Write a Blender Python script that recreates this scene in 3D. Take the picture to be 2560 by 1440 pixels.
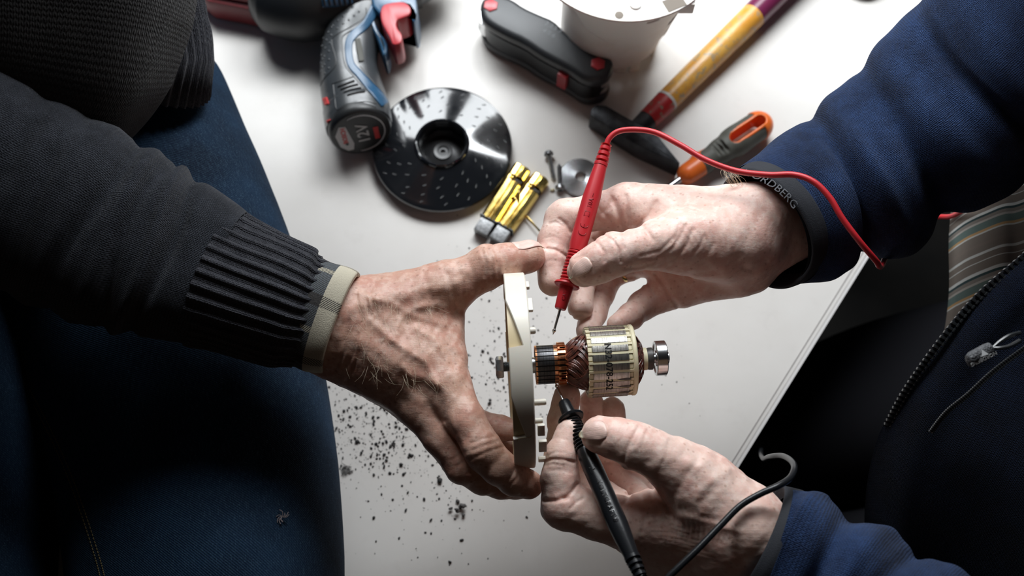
import bpy, bmesh, math, random
import numpy as np
import openvdb
from mathutils import Vector, Matrix
random.seed(7); rng = np.random.RandomState(11)
for o in list(bpy.data.objects): bpy.data.objects.remove(o)
PI = math.pi
COL = bpy.context.scene.collection
SC = bpy.context.scene

# ---------------------------------------------------------------- camera
TILT = math.radians(20); DIST = 0.85; FPX = 2560*35/36
CP = Vector((0, -DIST*math.sin(TILT), DIST*math.cos(TILT)))
RC = Matrix.Rotation(TILT, 3, 'X')
cam_d = bpy.data.cameras.new('camera'); cam = bpy.data.objects.new('camera', cam_d); COL.objects.link(cam)
cam.location = CP; cam.rotation_euler = (TILT, 0, 0)
cam_d.lens = 35; cam_d.sensor_width = 36; cam_d.clip_start = 0.02
cam_d.dof.use_dof = True; cam_d.dof.focus_distance = 0.635; cam_d.dof.aperture_fstop = 6.0
SC.camera = cam
# ---------------------------------------------------------------- world, light, exposure
SC.view_settings.view_transform = 'Standard'; SC.view_settings.look = 'None'
SC.view_settings.gamma = 1; SC.view_settings.use_curve_mapping = False
SC.view_settings.exposure = 0.15
w = bpy.data.worlds.new('room_light'); SC.world = w; w.use_nodes = True
w.node_tree.nodes['Background'].inputs[0].default_value = (0.55, 0.62, 0.72, 1)
w.node_tree.nodes['Background'].inputs[1].default_value = 0.007
def area(name, loc, target, sx, sy, power, col):
    l = bpy.data.lights.new(name, 'AREA'); l.shape = 'RECTANGLE'; l.size = sx; l.size_y = sy; l.energy = power; l.color = col
    o = bpy.data.objects.new(name, l); COL.objects.link(o); o.location = loc
    d = Vector(target)-Vector(loc); o.rotation_euler = d.to_track_quat('-Z', 'Y').to_euler(); return o
for j, (wy, wz, pw) in enumerate(((0.62, 0.50, 2.6), (0.66, 0.80, 5.8))):
    for i in range(2):
        area('window_pane_light', (-0.02+(i-0.5)*0.41, wy, wz), (0.06, 0.18, 0.0), 0.38, 0.28, pw, (0.93, 0.97, 1.0))
area('room_bounce_light', (0.1, -1.3, 1.5), (0.1, 0, 0.1), 0.9, 0.9, 0.3, (1.0, 0.62, 0.36))

# ---------------------------------------------------------------- pixel of the photograph -> point at height z
def ray(px, py):
    return RC @ Vector(((px-1280)/FPX, (720-py)/FPX, -1.0))
def T(px, py, z):
    d = ray(px, py); return (z-CP.z)/d.z
def P(px, py, z):
    return CP + ray(px, py)*T(px, py, z)
def S(px, py, z):
    return T(px, py, z)/FPX
TOCAM = (RC @ Vector((0, 0, 1))).normalized()

# ---------------------------------------------------------------- materials
def mat(name, col, rough=0.5, metal=0.0, spec=0.5, **k):
    m = bpy.data.materials.new(name); m.use_nodes = True
    b = m.node_tree.nodes['Principled BSDF']
    b.inputs['Base Color'].default_value = (*col, 1); b.inputs['Roughness'].default_value = rough
    b.inputs['Metallic'].default_value = metal; b.inputs['Specular IOR Level'].default_value = spec
    for kk, v in k.items(): b.inputs[kk.replace('_', ' ')].default_value = v
    return m
class NT:
    """tiny helper for node graphs"""
    def __init__(s, m):
        s.nt = m.node_tree; s.b = s.nt.nodes['Principled BSDF']
    def n(s, t, **k):
        x = s.nt.nodes.new(t)
        for a, v in k.items(): setattr(x, a, v)
        return x
    def l(s, a, b): s.nt.links.new(a, b)
    def coord(s, kind='Object'): return s.n('ShaderNodeTexCoord').outputs[kind]
    def math(s, op, a, b=None, clamp=False):
        x = s.n('ShaderNodeMath', operation=op, use_clamp=clamp)
        for i, v in enumerate((a, b)):
            if v is None: continue
            if isinstance(v, (int, float)): x.inputs[i].default_value = v
            else: s.l(v, x.inputs[i])
        return x.outputs[0]
    def noise(s, vec, scale, detail=3, rough=0.55, dist=0):
        x = s.n('ShaderNodeTexNoise'); x.inputs['Scale'].default_value = scale; x.inputs['Detail'].default_value = detail
        x.inputs['Roughness'].default_value = rough; x.inputs['Distortion'].default_value = dist
        if vec is not None: s.l(vec, x.inputs['Vector'])
        return x.outputs['Fac']
    def vor(s, vec, scale, feature='F1', rnd=1.0):
        x = s.n('ShaderNodeTexVoronoi', feature=feature); x.inputs['Scale'].default_value = scale
        x.inputs['Randomness'].default_value = rnd
        s.l(vec, x.inputs['Vector']); return x.outputs['Distance']
    def mapping(s, vec, scale=(1, 1, 1), rot=(0, 0, 0), loc=(0, 0, 0)):
        x = s.n('ShaderNodeMapping'); x.inputs['Scale'].default_value = scale; x.inputs['Rotation'].default_value = rot
        x.inputs['Location'].default_value = loc; s.l(vec, x.inputs['Vector']); return x.outputs[0]
    def ramp(s, fac, stops):
        x = s.n('ShaderNodeValToRGB'); s.l(fac, x.inputs[0]); e = x.color_ramp.elements
        while len(e) < len(stops): e.new(0.5)
        for i, (p, c) in enumerate(stops):
            e[i].position = p; e[i].color = (*c, 1) if len(c) == 3 else c
        return x.outputs[0]
    def mix(s, fac, a, b, mode='MIX'):
        x = s.n('ShaderNodeMix', data_type='RGBA', blend_type=mode)
        if isinstance(fac, (int, float)): x.inputs[0].default_value = fac
        else: s.l(fac, x.inputs[0])
        for i, v in ((6, a), (7, b)):
            if isinstance(v, tuple): x.inputs[i].default_value = (*v, 1)
            else: s.l(v, x.inputs[i])
        return x.outputs[2]
    def bump(s, h, strength, dist=0.001, prev=None):
        x = s.n('ShaderNodeBump'); x.inputs['Strength'].default_value = strength; x.inputs['Distance'].default_value = dist
        s.l(h, x.inputs['Height'])
        if prev is not None: s.l(prev, x.inputs['Normal'])
        return x.outputs[0]
    def base(s, c): s.l(c, s.b.inputs['Base Color'])
    def rough(s, c): s.l(c, s.b.inputs['Roughness'])
    def normal(s, c): s.l(c, s.b.inputs['Normal'])
def plain_noise(m, scale, c1, c2, bump=0.0, bscale=None, dist=0.0005, detail=4):
    g = NT(m); v = g.coord(); f = g.noise(v, scale, detail)
    g.base(g.ramp(f, [(0.35, c1), (0.65, c2)]))
    if bump: g.normal(g.bump(g.noise(v, bscale or scale, 4), bump, dist))
    return m
def skin(name, c_light, c_mid, c_red, c_dark, red_amt=0.5, wr=1.0):
    m = mat(name, c_mid, 0.47, 0, 0.42); g = NT(m); v = g.coord()
    f1 = g.noise(v, 38, 5, 0.6); f2 = g.noise(v, 160, 4, 0.6); f3 = g.noise(v, 620, 3)
    c = g.mix(g.math('MULTIPLY', g.ramp(f1, [(0.40, (0, 0, 0)), (0.62, (1, 1, 1))]), red_amt), c_mid, c_red)
    c = g.mix(g.ramp(f2, [(0.46, (0, 0, 0)), (0.66, (.75, .75, .75))]), c, c_light)
    sp = g.vor(v, 210)
    c = g.mix(g.math('MULTIPLY', g.ramp(sp, [(0.08, (1, 1, 1)), (0.24, (0, 0, 0))]), 0.45), c, c_dark)
    g.base(c)
    a = g.vor(g.mapping(v, (1, 1, 1)), 900, 'DISTANCE_TO_EDGE')
    w1 = g.noise(g.mapping(v, (90, 900, 300), (0.2, 0.5, 0.35)), 1.0, 4, 0.65, 0.4)
    w2 = g.noise(g.mapping(v, (760, 160, 300), (0.6, -0.3, 0.5)), 1.0, 4, 0.65, 0.4)
    n = g.bump(a, 0.2*wr, 0.0003)
    n = g.bump(w1, 0.4*wr, 0.0005, n); n = g.bump(w2, 0.3*wr, 0.0004, n)
    n = g.bump(f3, 0.3, 0.0004, n); g.normal(n)
    g.rough(g.math('ADD', g.math('MULTIPLY', f2, 0.22), 0.36))
    g.b.inputs['Subsurface Weight'].default_value = 0.22
    g.b.inputs['Subsurface Radius'].default_value = (1.0, 0.35, 0.2); g.b.inputs['Subsurface Scale'].default_value = 0.004
    return m
def knit(name, c1, c2, c3, p=0.0016, q=0.0019, bump=1.0, mel=60, fuzz=0.35, rough=0.95, sheen=0.15):
    """wool stitches from the sleeve's own UV (metres)"""
    m = mat(name, c1, rough, 0, 0.15); g = NT(m); uv = g.coord('UV')
    sep = g.n('ShaderNodeSeparateXYZ'); g.l(uv, sep.inputs[0]); u, vv = sep.outputs[0], sep.outputs[1]
    ob = g.coord()
    j = g.math('MULTIPLY', g.math('SUBTRACT', g.noise(ob, 260, 2), 0.5), 0.0012)
    vv = g.math('ADD', vv, j); u = g.math('ADD', u, j)
    fr = g.math('ABSOLUTE', g.math('SUBTRACT', g.math('FRACT', g.math('DIVIDE', vv, p)), 0.5))
    col = g.math('SINE', g.math('MULTIPLY', fr, 2*PI*0.98))
    row = g.math('SINE', g.math('MULTIPLY', g.math('ADD', g.math('DIVIDE', u, q), g.math('MULTIPLY', fr, 1.1)), 2*PI))
    h = g.math('MULTIPLY', g.math('ABSOLUTE', col), g.math('ADD', g.math('MULTIPLY', row, 0.35), 0.65))
    f = g.noise(ob, mel, 5, 0.7); f2 = g.noise(g.mapping(ob, (1, 1, 1)), 1400, 2)
    c = g.ramp(f, [(0.3, c1), (0.68, c2)])
    c = g.mix(g.math('MULTIPLY', g.ramp(f2, [(0.56, (0, 0, 0)), (0.74, (1, 1, 1))]), fuzz), c, c3)
    c = g.mix(g.math('MULTIPLY', g.math('SUBTRACT', 1.0, h, True), 0.6), c, tuple(x*0.25 for x in c1))
    g.base(c)
    g.normal(g.bump(f2, 0.5, 0.0005, g.bump(h, bump, 0.0008)))
    g.b.inputs['Sheen Weight'].default_value = sheen; g.b.inputs['Sheen Roughness'].default_value = 0.5
    return m

# ---------------------------------------------------------------- mesh building
class MB:
    def __init__(s): s.v = []; s.f = []; s.uv = None
    def add(s, vs, fs):
        o = len(s.v); s.v += [Vector(x) for x in vs]; s.f += [tuple(i+o for i in f) for f in fs]; return s
    def box(s, c, sx, sy, sz, M=None, bev=0.0):
        bm = bmesh.new(); bmesh.ops.create_cube(bm, size=1)
        for x in bm.verts: x.co = Vector((x.co.x*sx, x.co.y*sy, x.co.z*sz))
        if bev: bmesh.ops.bevel(bm, geom=bm.edges[:], offset=bev, segments=2, affect='EDGES', profile=0.6)
        return s.bm(bm, M, c)
    def bm(s, bm, M=None, c=(0, 0, 0)):
        c = Vector(c); bm.verts.index_update()
        vs = [(M @ (x.co+c)) if M is not None else x.co+c for x in bm.verts]
        s.add(vs, [[x.index for x in f.verts] for f in bm.faces]); bm.free(); return s
    def lathe(s, prof, M=None, n=48, wob=None, caps=True):
        """prof: (radius, along) about local Z"""
        vs = []; m = len(prof)
        for i in range(n):
            a = 2*PI*i/n
            for k, (r, z) in enumerate(prof):
                rr = r*(wob(a, k) if wob else 1)
                p = Vector((rr*math.cos(a), rr*math.sin(a), z)); vs.append(M @ p if M is not None else p)
        fs = []
        for i in range(n):
            j = (i+1) % n
            for k in range(m-1): fs.append((i*m+k, j*m+k, j*m+k+1, i*m+k+1))
        o = len(s.v); s.add(vs, fs)
        if caps and prof[0][0] > 1e-6 and prof[0] != prof[-1]:
            s.f.append(tuple(o+i*m for i in range(n))[::-1]); s.f.append(tuple(o+i*m+m-1 for i in range(n)))
        return s
    def tube(s, pts, rad, n=12, sub=0, cap=True, flat=None):
        pts = [Vector(p) for p in pts]
        if isinstance(rad, (int, float)): rad = [rad]*len(pts)
        if sub: pts, rad = smooth_path(pts, rad, sub)
        fr = frames(pts); vs = []
        for p, r, (t, a, b) in zip(pts, rad, fr):
            for i in range(n):
                th = 2*PI*i/n; vs.append(p + a*(r*math.cos(th)) + b*(r*math.sin(th)*(flat or 1)))
        fs = []
        for k in range(len(pts)-1):
            for i in range(n):
                j = (i+1) % n; fs.append((k*n+i, k*n+j, (k+1)*n+j, (k+1)*n+i))
        if cap: fs.append(tuple(range(n))[::-1]); fs.append(tuple((len(pts)-1)*n+i for i in range(n)))
        return s.add(vs, fs)
    def prism(s, poly, z0, z1, bev=0.0, M=None, seg=2, holes=None):
        """poly: list of (x, y); extruded z0..z1"""
        bm = bmesh.new(); vs = [bm.verts.new((x, y, z0)) for x, y in poly]
        f = bm.faces.new(vs); r = bmesh.ops.extrude_face_region(bm, geom=[f])
        nv = [e for e in r['geom'] if isinstance(e, bmesh.types.BMVert)]
        for v in nv: v.co.z = z1
        bmesh.ops.recalc_face_normals(bm, faces=bm.faces)
        if bev:
            top = [e for e in bm.edges if all(abs(v.co.z-z1) < 1e-7 for v in e.verts) or all(abs(v.co.z-z0) < 1e-7 for v in e.verts)]
            bmesh.ops.bevel(bm, geom=top, offset=bev, segments=seg, affect='EDGES', profile=0.5)
        return s.bm(bm, M)
def smooth_path(pts, rad, sub):
    P_ = [pts[0]]+pts+[pts[-1]]; R_ = [rad[0]]+list(rad)+[rad[-1]]; o = []; r = []
    for i in range(1, len(P_)-2):
        for k in range(sub):
            t = k/sub; a, b, c, d = P_[i-1], P_[i], P_[i+1], P_[i+2]
            o.append(0.5*((2*b)+(c-a)*t+(2*a-5*b+4*c-d)*t*t+(3*b-a-3*c+d)*t**3))
            r.append(R_[i]*(1-t)+R_[i+1]*t)
    o.append(pts[-1]); r.append(rad[-1]); return o, r
def frames(pts, up=None):
    out = []; a = None
    for i, p in enumerate(pts):
        t = (pts[min(i+1, len(pts)-1)]-pts[max(i-1, 0)]).normalized()
        if a is None:
            a = t.orthogonal().normalized() if up is None else up.cross(t).normalized()
        if up is not None:
            if out and t.dot(out[-1][0]) < 0.5: t = out[-1][0]   # cloth turned back inside itself keeps its ring direction
            a = up.cross(t).normalized()
        else: a = (a-t*a.dot(t)).normalized()
        out.append((t, a, t.cross(a).normalized()))
    return out
def axis(o, z, x=None):
    """matrix with origin o and local Z along z"""
    z = Vector(z).normalized(); x = Vector(x) if x is not None else z.orthogonal()
    x = (x-z*x.dot(z)).normalized(); y = z.cross(x)
    M = Matrix((x, y, z)).transposed().to_4x4(); M.translation = Vector(o); return M
def flat(o, x):
    """matrix lying on the table: local X along x, local Z up"""
    return axis(o, (0, 0, 1), x)
WM = {}
def thing(name, loc, label, cat, group=None):
    o = bpy.data.objects.new(name, None); COL.objects.link(o); o.location = loc; o.empty_display_size = 0.02
    o['label'] = label; o['category'] = cat
    if group: o['group'] = group
    WM[o.name] = Vector(loc); return o
def raw(name, verts, faces, m, parent=None, smooth=True, ang=None, uv=None, label=None):
    off = WM.get(parent.name, Vector()) if parent else Vector()
    me = bpy.data.meshes.new(name)
    if isinstance(verts, np.ndarray):
        verts = verts-np.array(off)
        me.vertices.add(len(verts)); me.vertices.foreach_set('co', verts.astype(np.float32).ravel())
        nf = len(faces); me.loops.add(nf*4); me.loops.foreach_set('vertex_index', faces.astype(np.int32).ravel())
        me.polygons.add(nf); me.polygons.foreach_set('loop_start', np.arange(0, nf*4, 4, dtype=np.int32))
        me.update(calc_edges=True); me.validate()
    else:
        me.from_pydata([Vector(v)-off for v in verts], [], faces); me.update()
    if uv is not None:
        l = me.uv_layers.new(name='UV'); idx = np.zeros(len(me.loops), np.int32); me.loops.foreach_get('vertex_index', idx)
        l.data.foreach_set('uv', np.asarray(uv, np.float32)[idx].ravel())
    if smooth: me.polygons.foreach_set('use_smooth', [True]*len(me.polygons))
    if isinstance(m, (list, tuple)):
        for x in m: me.materials.append(x)
    else: me.materials.append(m)
    o = bpy.data.objects.new(name, me); COL.objects.link(o)
    if parent: o.parent = parent
    WM[o.name] = off
    if smooth and ang:
        me.set_sharp_from_angle(angle=math.radians(ang))
    if label: o['label'] = label
    return o
def part(name, mb, m, parent=None, ang=38, label=None):
    o = raw(name, mb.v, mb.f, m, parent, True, None, None, label)
    bm = bmesh.new(); bm.from_mesh(o.data); bmesh.ops.recalc_face_normals(bm, faces=bm.faces); bm.to_mesh(o.data); bm.free()
    o.data.set_sharp_from_angle(angle=math.radians(ang))
    return o
def tag(o, label, cat, group=None, kind=None):
    if label: o['label'] = label
    if cat: o['category'] = cat
    if group: o['group'] = group
    if kind: o['kind'] = kind
    return o
def linked(name, src, M, parent, m=None):
    """another part sharing mesh data; M in world coordinates"""
    o = src.copy(); o.name = name; COL.objects.link(o); o.parent = parent
    off = WM.get(parent.name, Vector()); MM = M.copy(); MM.translation = M.translation-off
    o.matrix_local = MM; WM[o.name] = off; return o
def text_geo(s, size, ext=0.00015, bold=0.0, spacing=1.0):
    c = bpy.data.curves.new('t', 'FONT'); c.body = s; c.size = size; c.align_x = 'CENTER'; c.align_y = 'CENTER'
    c.extrude = ext; c.offset = bold; c.space_character = spacing; c.resolution_u = 2
    o = bpy.data.objects.new('t', c); COL.objects.link(o)
    dg = bpy.context.evaluated_depsgraph_get(); e = o.evaluated_get(dg); me = e.to_mesh()
    vs = [v.co.copy() for v in me.vertices]; fs = [tuple(p.vertices) for p in me.polygons]
    e.to_mesh_clear(); bpy.data.objects.remove(o); bpy.data.curves.remove(c)
    return vs, fs
def text_on(mb, s, size, fn, ext=0.00015, bold=0.0, spacing=1.0):
    vs, fs = text_geo(s, size, ext, bold, spacing); mb.add([fn(v) for v in vs], fs); return mb

# ---------------------------------------------------------------- sculpting by distance field
class Field:
    def __init__(s, lo, hi, h):
        s.h = h; s.lo = np.array(lo, float); s.n = np.ceil((np.array(hi)-s.lo)/h).astype(int)+1
        s.F = np.full(s.n, 0.03, np.float32)
    def sl(s, lo, hi):
        a = np.clip(np.floor((np.array(lo)-s.lo)/s.h).astype(int), 0, s.n-1); b = np.clip(np.ceil((np.array(hi)-s.lo)/s.h).astype(int)+1, 1, s.n)
        ax = [(s.lo[i]+s.h*np.arange(a[i], b[i])).astype(np.float32) for i in range(3)]
        return tuple(slice(a[i], b[i]) for i in range(3)), ax[0][:, None, None], ax[1][None, :, None], ax[2][None, None, :]
    def cone_d(s, a, b, ra, rb, mar):
        r = max(ra, rb)+mar; lo = np.minimum(a, b)-r; hi = np.maximum(a, b)+r
        sl, X, Y, Z = s.sl(lo, hi); d = b-a; L = max(float(d@d), 1e-12)
        t = ((X-a[0])*d[0]+(Y-a[1])*d[1]+(Z-a[2])*d[2])/L; t = np.clip(t, 0, 1)
        D = np.sqrt((X-a[0]-t*d[0])**2+(Y-a[1]-t*d[1])**2+(Z-a[2]-t*d[2])**2)-(ra+(rb-ra)*t)
        return sl, D.astype(np.float32)
    def cone(s, a, b, ra, rb, k=0.004):
        a = np.array(a, float); b = np.array(b, float); sl, D = s.cone_d(a, b, ra, rb, max(k*1.3, 0.006))
        s.F[sl] = smin(s.F[sl], D, k); return s
    def cut(s, a, b, ra, rb, k=0.002):
        a = np.array(a, float); b = np.array(b, float); sl, D = s.cone_d(a, b, ra, rb, max(k*1.3, 0.004))
        s.F[sl] = -smin(-s.F[sl], D, k); return s
    def like(s):
        f = Field.__new__(Field); f.h = s.h; f.lo = s.lo; f.n = s.n; f.F = np.full(s.n, 0.03, np.float32); return f
    def stroke(s, pts, w, amt, zmin=-1, zmax=9, taper=True):
        """groove (amt>0) or ridge (amt<0) along a traced line, on the skin between zmin and zmax"""
        q = np.array([(p[0], p[1]) for p in pts], float); zc = 0.19
        pr = [np.array(P(x, y, zc)) for x, y in q]; m = w*0.00026*4+0.02
        lo = np.min(pr, 0)-m; hi = np.max(pr, 0)+m; lo[2] = max(zmin, s.lo[2]); hi[2] = min(zmax, s.lo[2]+s.n[2]*s.h)
        sl, X, Y, Z = s.sl(lo, hi); A = s.F[sl]
        if A.size == 0: return s
        ct, st = math.cos(TILT), math.sin(TILT)
        x = X-CP.x; y = Y-CP.y; z = Z-CP.z
        cy = y*ct+z*st; cz = -(-y*st+z*ct)
        U = 1280+FPX*x/cz; V = 720-FPX*cy/cz
        best = np.full(A.shape, 1e9, np.float32)
        for i in range(len(q)-1):
            d = q[i+1]-q[i]; L = d@d+1e-9; t = np.clip(((U-q[i][0])*d[0]+(V-q[i][1])*d[1])/L, 0, 1)
            best = np.minimum(best, (U-q[i][0]-t*d[0])**2+(V-q[i][1]-t*d[1])**2)
        s.F[sl] = A+amt*np.exp(-best/(w*w))*(np.abs(A) < 0.006); return s
    def rough(s, amps):
        """gentle unevenness of skin"""
        X = s.lo[0]+s.h*np.arange(s.n[0])[:, None, None]; Y = s.lo[1]+s.h*np.arange(s.n[1])[None, :, None]; Z = s.lo[2]+s.h*np.arange(s.n[2])[None, None, :]
        for lam, amp in amps:
            N = np.zeros(s.n, np.float32)
            for _ in range(5):
                k = rng.randn(3); k = k/np.linalg.norm(k)*2*PI/(lam*(0.7+0.6*rng.rand())); ph = rng.rand()*6.28
                N += np.sin((X*k[0]+Y*k[1]+Z*k[2]+ph).astype(np.float32))
            s.F += (amp*0.45/2.2*N).astype(np.float32)
        return s
    def at(s, p):
        q = np.clip((np.array(p)-s.lo)/s.h, 0, s.n-1.001); i = np.clip(np.floor(q).astype(int), 0, s.n-2); f = q-i; v = 0.0
        for dx in (0, 1):
            for dy in (0, 1):
                for dz in (0, 1):
                    v += (f[0] if dx else 1-f[0])*(f[1] if dy else 1-f[1])*(f[2] if dz else 1-f[2])*s.F[i[0]+dx, i[1]+dy, i[2]+dz]
        return v
    def drop(s, p, n, lift=0.0):
        """from p walk along -n until the surface"""
        p = Vector(p)
        p0 = p.copy()
        for _ in range(60):
            d = s.at(p)
            if (p-p0).length > 0.012: break
            if d < lift+0.00003: break
            p = p-n*max((d-lift)*0.7, 0.00004)
        return p
    def mesh(s):
        F = s.F.copy(); F[0], F[-1], F[:, 0], F[:, -1], F[:, :, 0], F[:, :, -1] = [0.01]*6
        g = openvdb.FloatGrid(0.03); g.copyFromArray(np.ascontiguousarray(F)); pts, quads = g.convertToQuads(isovalue=0.0)
        return pts.astype(np.float64)*s.h+s.lo, quads[:, ::-1]
def smin(a, b, k):
    h = np.clip(0.5+0.5*(b-a)/k, 0, 1); return b+(a-b)*h-k*h*(1-h)
def joint(j):
    return np.array(P(j[0], j[1], j[2])), j[3]*S(j[0], j[1], j[2])
def add_chain(F, js, k=0.003):
    for a, b in zip(js[:-1], js[1:]):
        pa, ra = joint(a); pb, rb = joint(b); F.cone(pa, pb, ra, rb, k)
def build_hand(h, lo, hi, palm, fingers, kf=0.007):
    base = Field(lo, hi, h)
    for a, b, k in palm:
        pa, ra = joint(a); pb, rb = joint(b); base.cone(pa, pb, ra, rb, k)
    out = base.F.copy()
    for js in fingers:
        f = base.like(); add_chain(f, js, 0.0035)
        both = smin(base.F, f.F, kf); out = np.where(both < out-1e-7, smin(out, both, 0.0012), out) if False else smin_keep(out, both, base.F)
    base.F = out; return base
def smin_keep(out, both, base):
    """union of fingers that leaves a crease between neighbours"""
    return np.where(np.abs(both-base) < 1e-7, out, np.where(np.abs(out-base) < 1e-7, both, smin(out, both, 0.0012)+0.0))
def nail_mb(F, c, along, normal, w, l, lift=0.0002, n=14, free=0.0):
    along = Vector(along).normalized(); normal = Vector(normal); normal = (normal-along*normal.dot(along)).normalized()
    side = along.cross(normal).normalized(); mb = MB(); c = Vector(c); g = {}
    vs = []; uvs = []
    for i in range(n+1):
        for j in range(n+1):
            a = -1+2*i/n; b = -1+2*j/n
            rr = (abs(a)**3.2+abs(b)**3.2)**(1/3.2); m = max(abs(a), abs(b))
            sc = m/rr if rr > 0 else 1
            x, y = a*sc, b*sc
            p = c+along*(y*l/2)+side*(x*w/2)+normal*0.006
            edge = max(0, (m-0.8)/0.2)
            q = F.drop(p, (normal+side*(x*0.55)).normalized(), lift*(1-0.9*edge**2))
            vs.append(q); uvs.append((x, y))
    fs = [(i*(n+1)+j, (i+1)*(n+1)+j, (i+1)*(n+1)+j+1, i*(n+1)+j+1) for i in range(n) for j in range(n)]
    return vs, fs, uvs

# ---------------------------------------------------------------- cloth tubes
def loft(name, rings, m, parent, disp=None, n=160, sub=10, uoff=0.0, label=None, a0=0.0, a1=2*PI, shear=(0.0, 1.0), fixt=False):
    """rings: (px, py, z, half width px, half depth px); tube of cloth with UV in metres"""
    pts = [P(r[0], r[1], r[2]) for r in rings]; ws = [r[3]*S(r[0], r[1], r[2]) for r in rings]; hs = [r[4]*S(r[0], r[1], r[2]) for r in rings]
    sp, sw = smooth_path(pts, ws, sub); _, sh = smooth_path(pts, hs, sub)
    fr = frames(sp, TOCAM) if not fixt else None; L = [0.0]
    if fixt:
        t0 = (pts[2]-pts[0]).normalized(); a0_ = TOCAM.cross(t0).normalized(); fr = [(t0, a0_, t0.cross(a0_).normalized())]*len(sp)
    for a, b in zip(sp[:-1], sp[1:]): L.append(L[-1]+(b-a).length)
    A = np.linspace(a0, a1, n+1); ca, sa = np.cos(A), np.sin(A); V = []; UV = []
    rm = float(np.mean(sw)+np.mean(sh))/2
    for p, w_, h_, (t, a, b), u in zip(sp, sw, sh, fr, L):
        d = disp(u, A, L[-1]) if disp else 0*A
        a_ = np.array(a); b_ = np.array(b)
        V.append(np.array(p)[None]+np.outer(ca*(w_+d), a_)+np.outer(sa*(h_+d), b_)+np.outer(sa*h_*shear[0]*math.exp(-(u/shear[1])**2), np.array(shear[2] if len(shear) > 2 else t)))
        UV.append(np.stack([np.full(n+1, u+uoff), A*rm], 1))
    V = np.concatenate(V); UV = np.concatenate(UV); k = len(sp); m1 = n+1
    i, j = np.meshgrid(np.arange(k-1), np.arange(n), indexing='ij'); q = (i*m1+j).ravel()
    Fq = np.stack([q, q+1, q+m1+1, q+m1], 1)
    return raw(name, V, Fq, m, parent, True, None, UV, label)
class SmoothNoise:
    def __init__(s, seed, nx=16):
        r = np.random.RandomState(seed); s.k = [(r.randn()*1.0, r.randint(1, 5), r.rand()*6.28) for _ in range(nx)]
    def __call__(s, u, A, lam):
        o = 0*A
        for ku, ka, ph in s.k: o = o+np.sin(u*ku*2*PI/lam+ka*A+ph)
        return o/len(s.k)**0.5
# ---------------------------------------------------------------- table and floor
M_table = mat('table_laminate', (0.80, 0.785, 0.765), 0.42, 0, 0.4)
g = NT(M_table); v = g.coord()
c = g.ramp(g.noise(v, 9, 4), [(0.3, (0.66, 0.63, 0.595)), (0.7, (0.73, 0.705, 0.675))])
dirt = g.math('MULTIPLY', g.ramp(g.noise(v, 34, 6, 0.7), [(0.56, (0, 0, 0)), (0.72, (1, 1, 1))]), 0.10)
g.base(g.mix(dirt, c, (0.35, 0.31, 0.27))); g.rough(g.math('ADD', g.math('MULTIPLY', g.noise(v, 60, 4), 0.2), 0.34))
g.normal(g.bump(g.noise(v, 900, 3), 0.08, 0.0003))
M_edge = mat('table_edge_band', (0.62, 0.60, 0.59), 0.5)
M_darkwood = mat('table_underside', (0.05, 0.045, 0.04), 0.8)
M_steel_leg = mat('table_leg_paint', (0.06, 0.06, 0.065), 0.5)
E0 = P(2140, 680, 0); E1 = P(1838, 1166, 0); ed = (E1-E0).normalized()
A0 = E0-ed*0.45; A1 = E1+ed*0.62
nin = Vector((ed.y, -ed.x, 0))
if nin.x > 0: nin = -nin
ll = Vector((-1.05, A1.y-0.05, 0)); lu = Vector((-1.05, A0.y+0.02, 0))
tb = thing('work_table', (E1.x-0.3, E1.y, 0), 'white laminate work table under all the tools with its bare edge at right', 'table')
poly = [(A1.x, A1.y), (A0.x, A0.y), (-1.05, A0.y), (-1.05, A1.y)]
mb = MB().prism(poly[::-1], -0.028, 0.0, 0.0012); part('tabletop', mb, M_table, tb)
def strip(p0, p1, n, d0, d1, z0, z1):
    a, b, c_, d = p0+n*d0, p1+n*d0, p1+n*d1, p0+n*d1
    return MB().prism([(q.x, q.y) for q in (a, b, c_, d)], z0, z1)
part('edge_band', strip(A0, A1, nin, -0.0025, 0.0, -0.028, 0.0), M_edge, tb)
part('edge_strip', strip(A0, A1, nin, 0.0035, 0.0043, -0.001, 0.00035), mat('edge_seam', (0.30, 0.28, 0.27), 0.6), tb)
for q in (A0+nin*0.06-ed*-0.06, A1+nin*0.10-ed*0.06, Vector((-1.0, A0.y-0.05, 0)), Vector((-1.0, A1.y+0.05, 0))):
    part('table_leg', MB().box((q.x, q.y, -0.389), 0.04, 0.04, 0.722), M_steel_leg, tb)
M_floor = plain_noise(mat('floor_lino', (0.01, 0.01, 0.01), 0.8, 0, 0.1), 6, (0.008, 0.008, 0.008), (0.014, 0.013, 0.012))
fl = part('floor', MB().box((0, 0, -0.77), 5, 5, 0.04), M_floor); fl['kind'] = 'structure'

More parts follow.
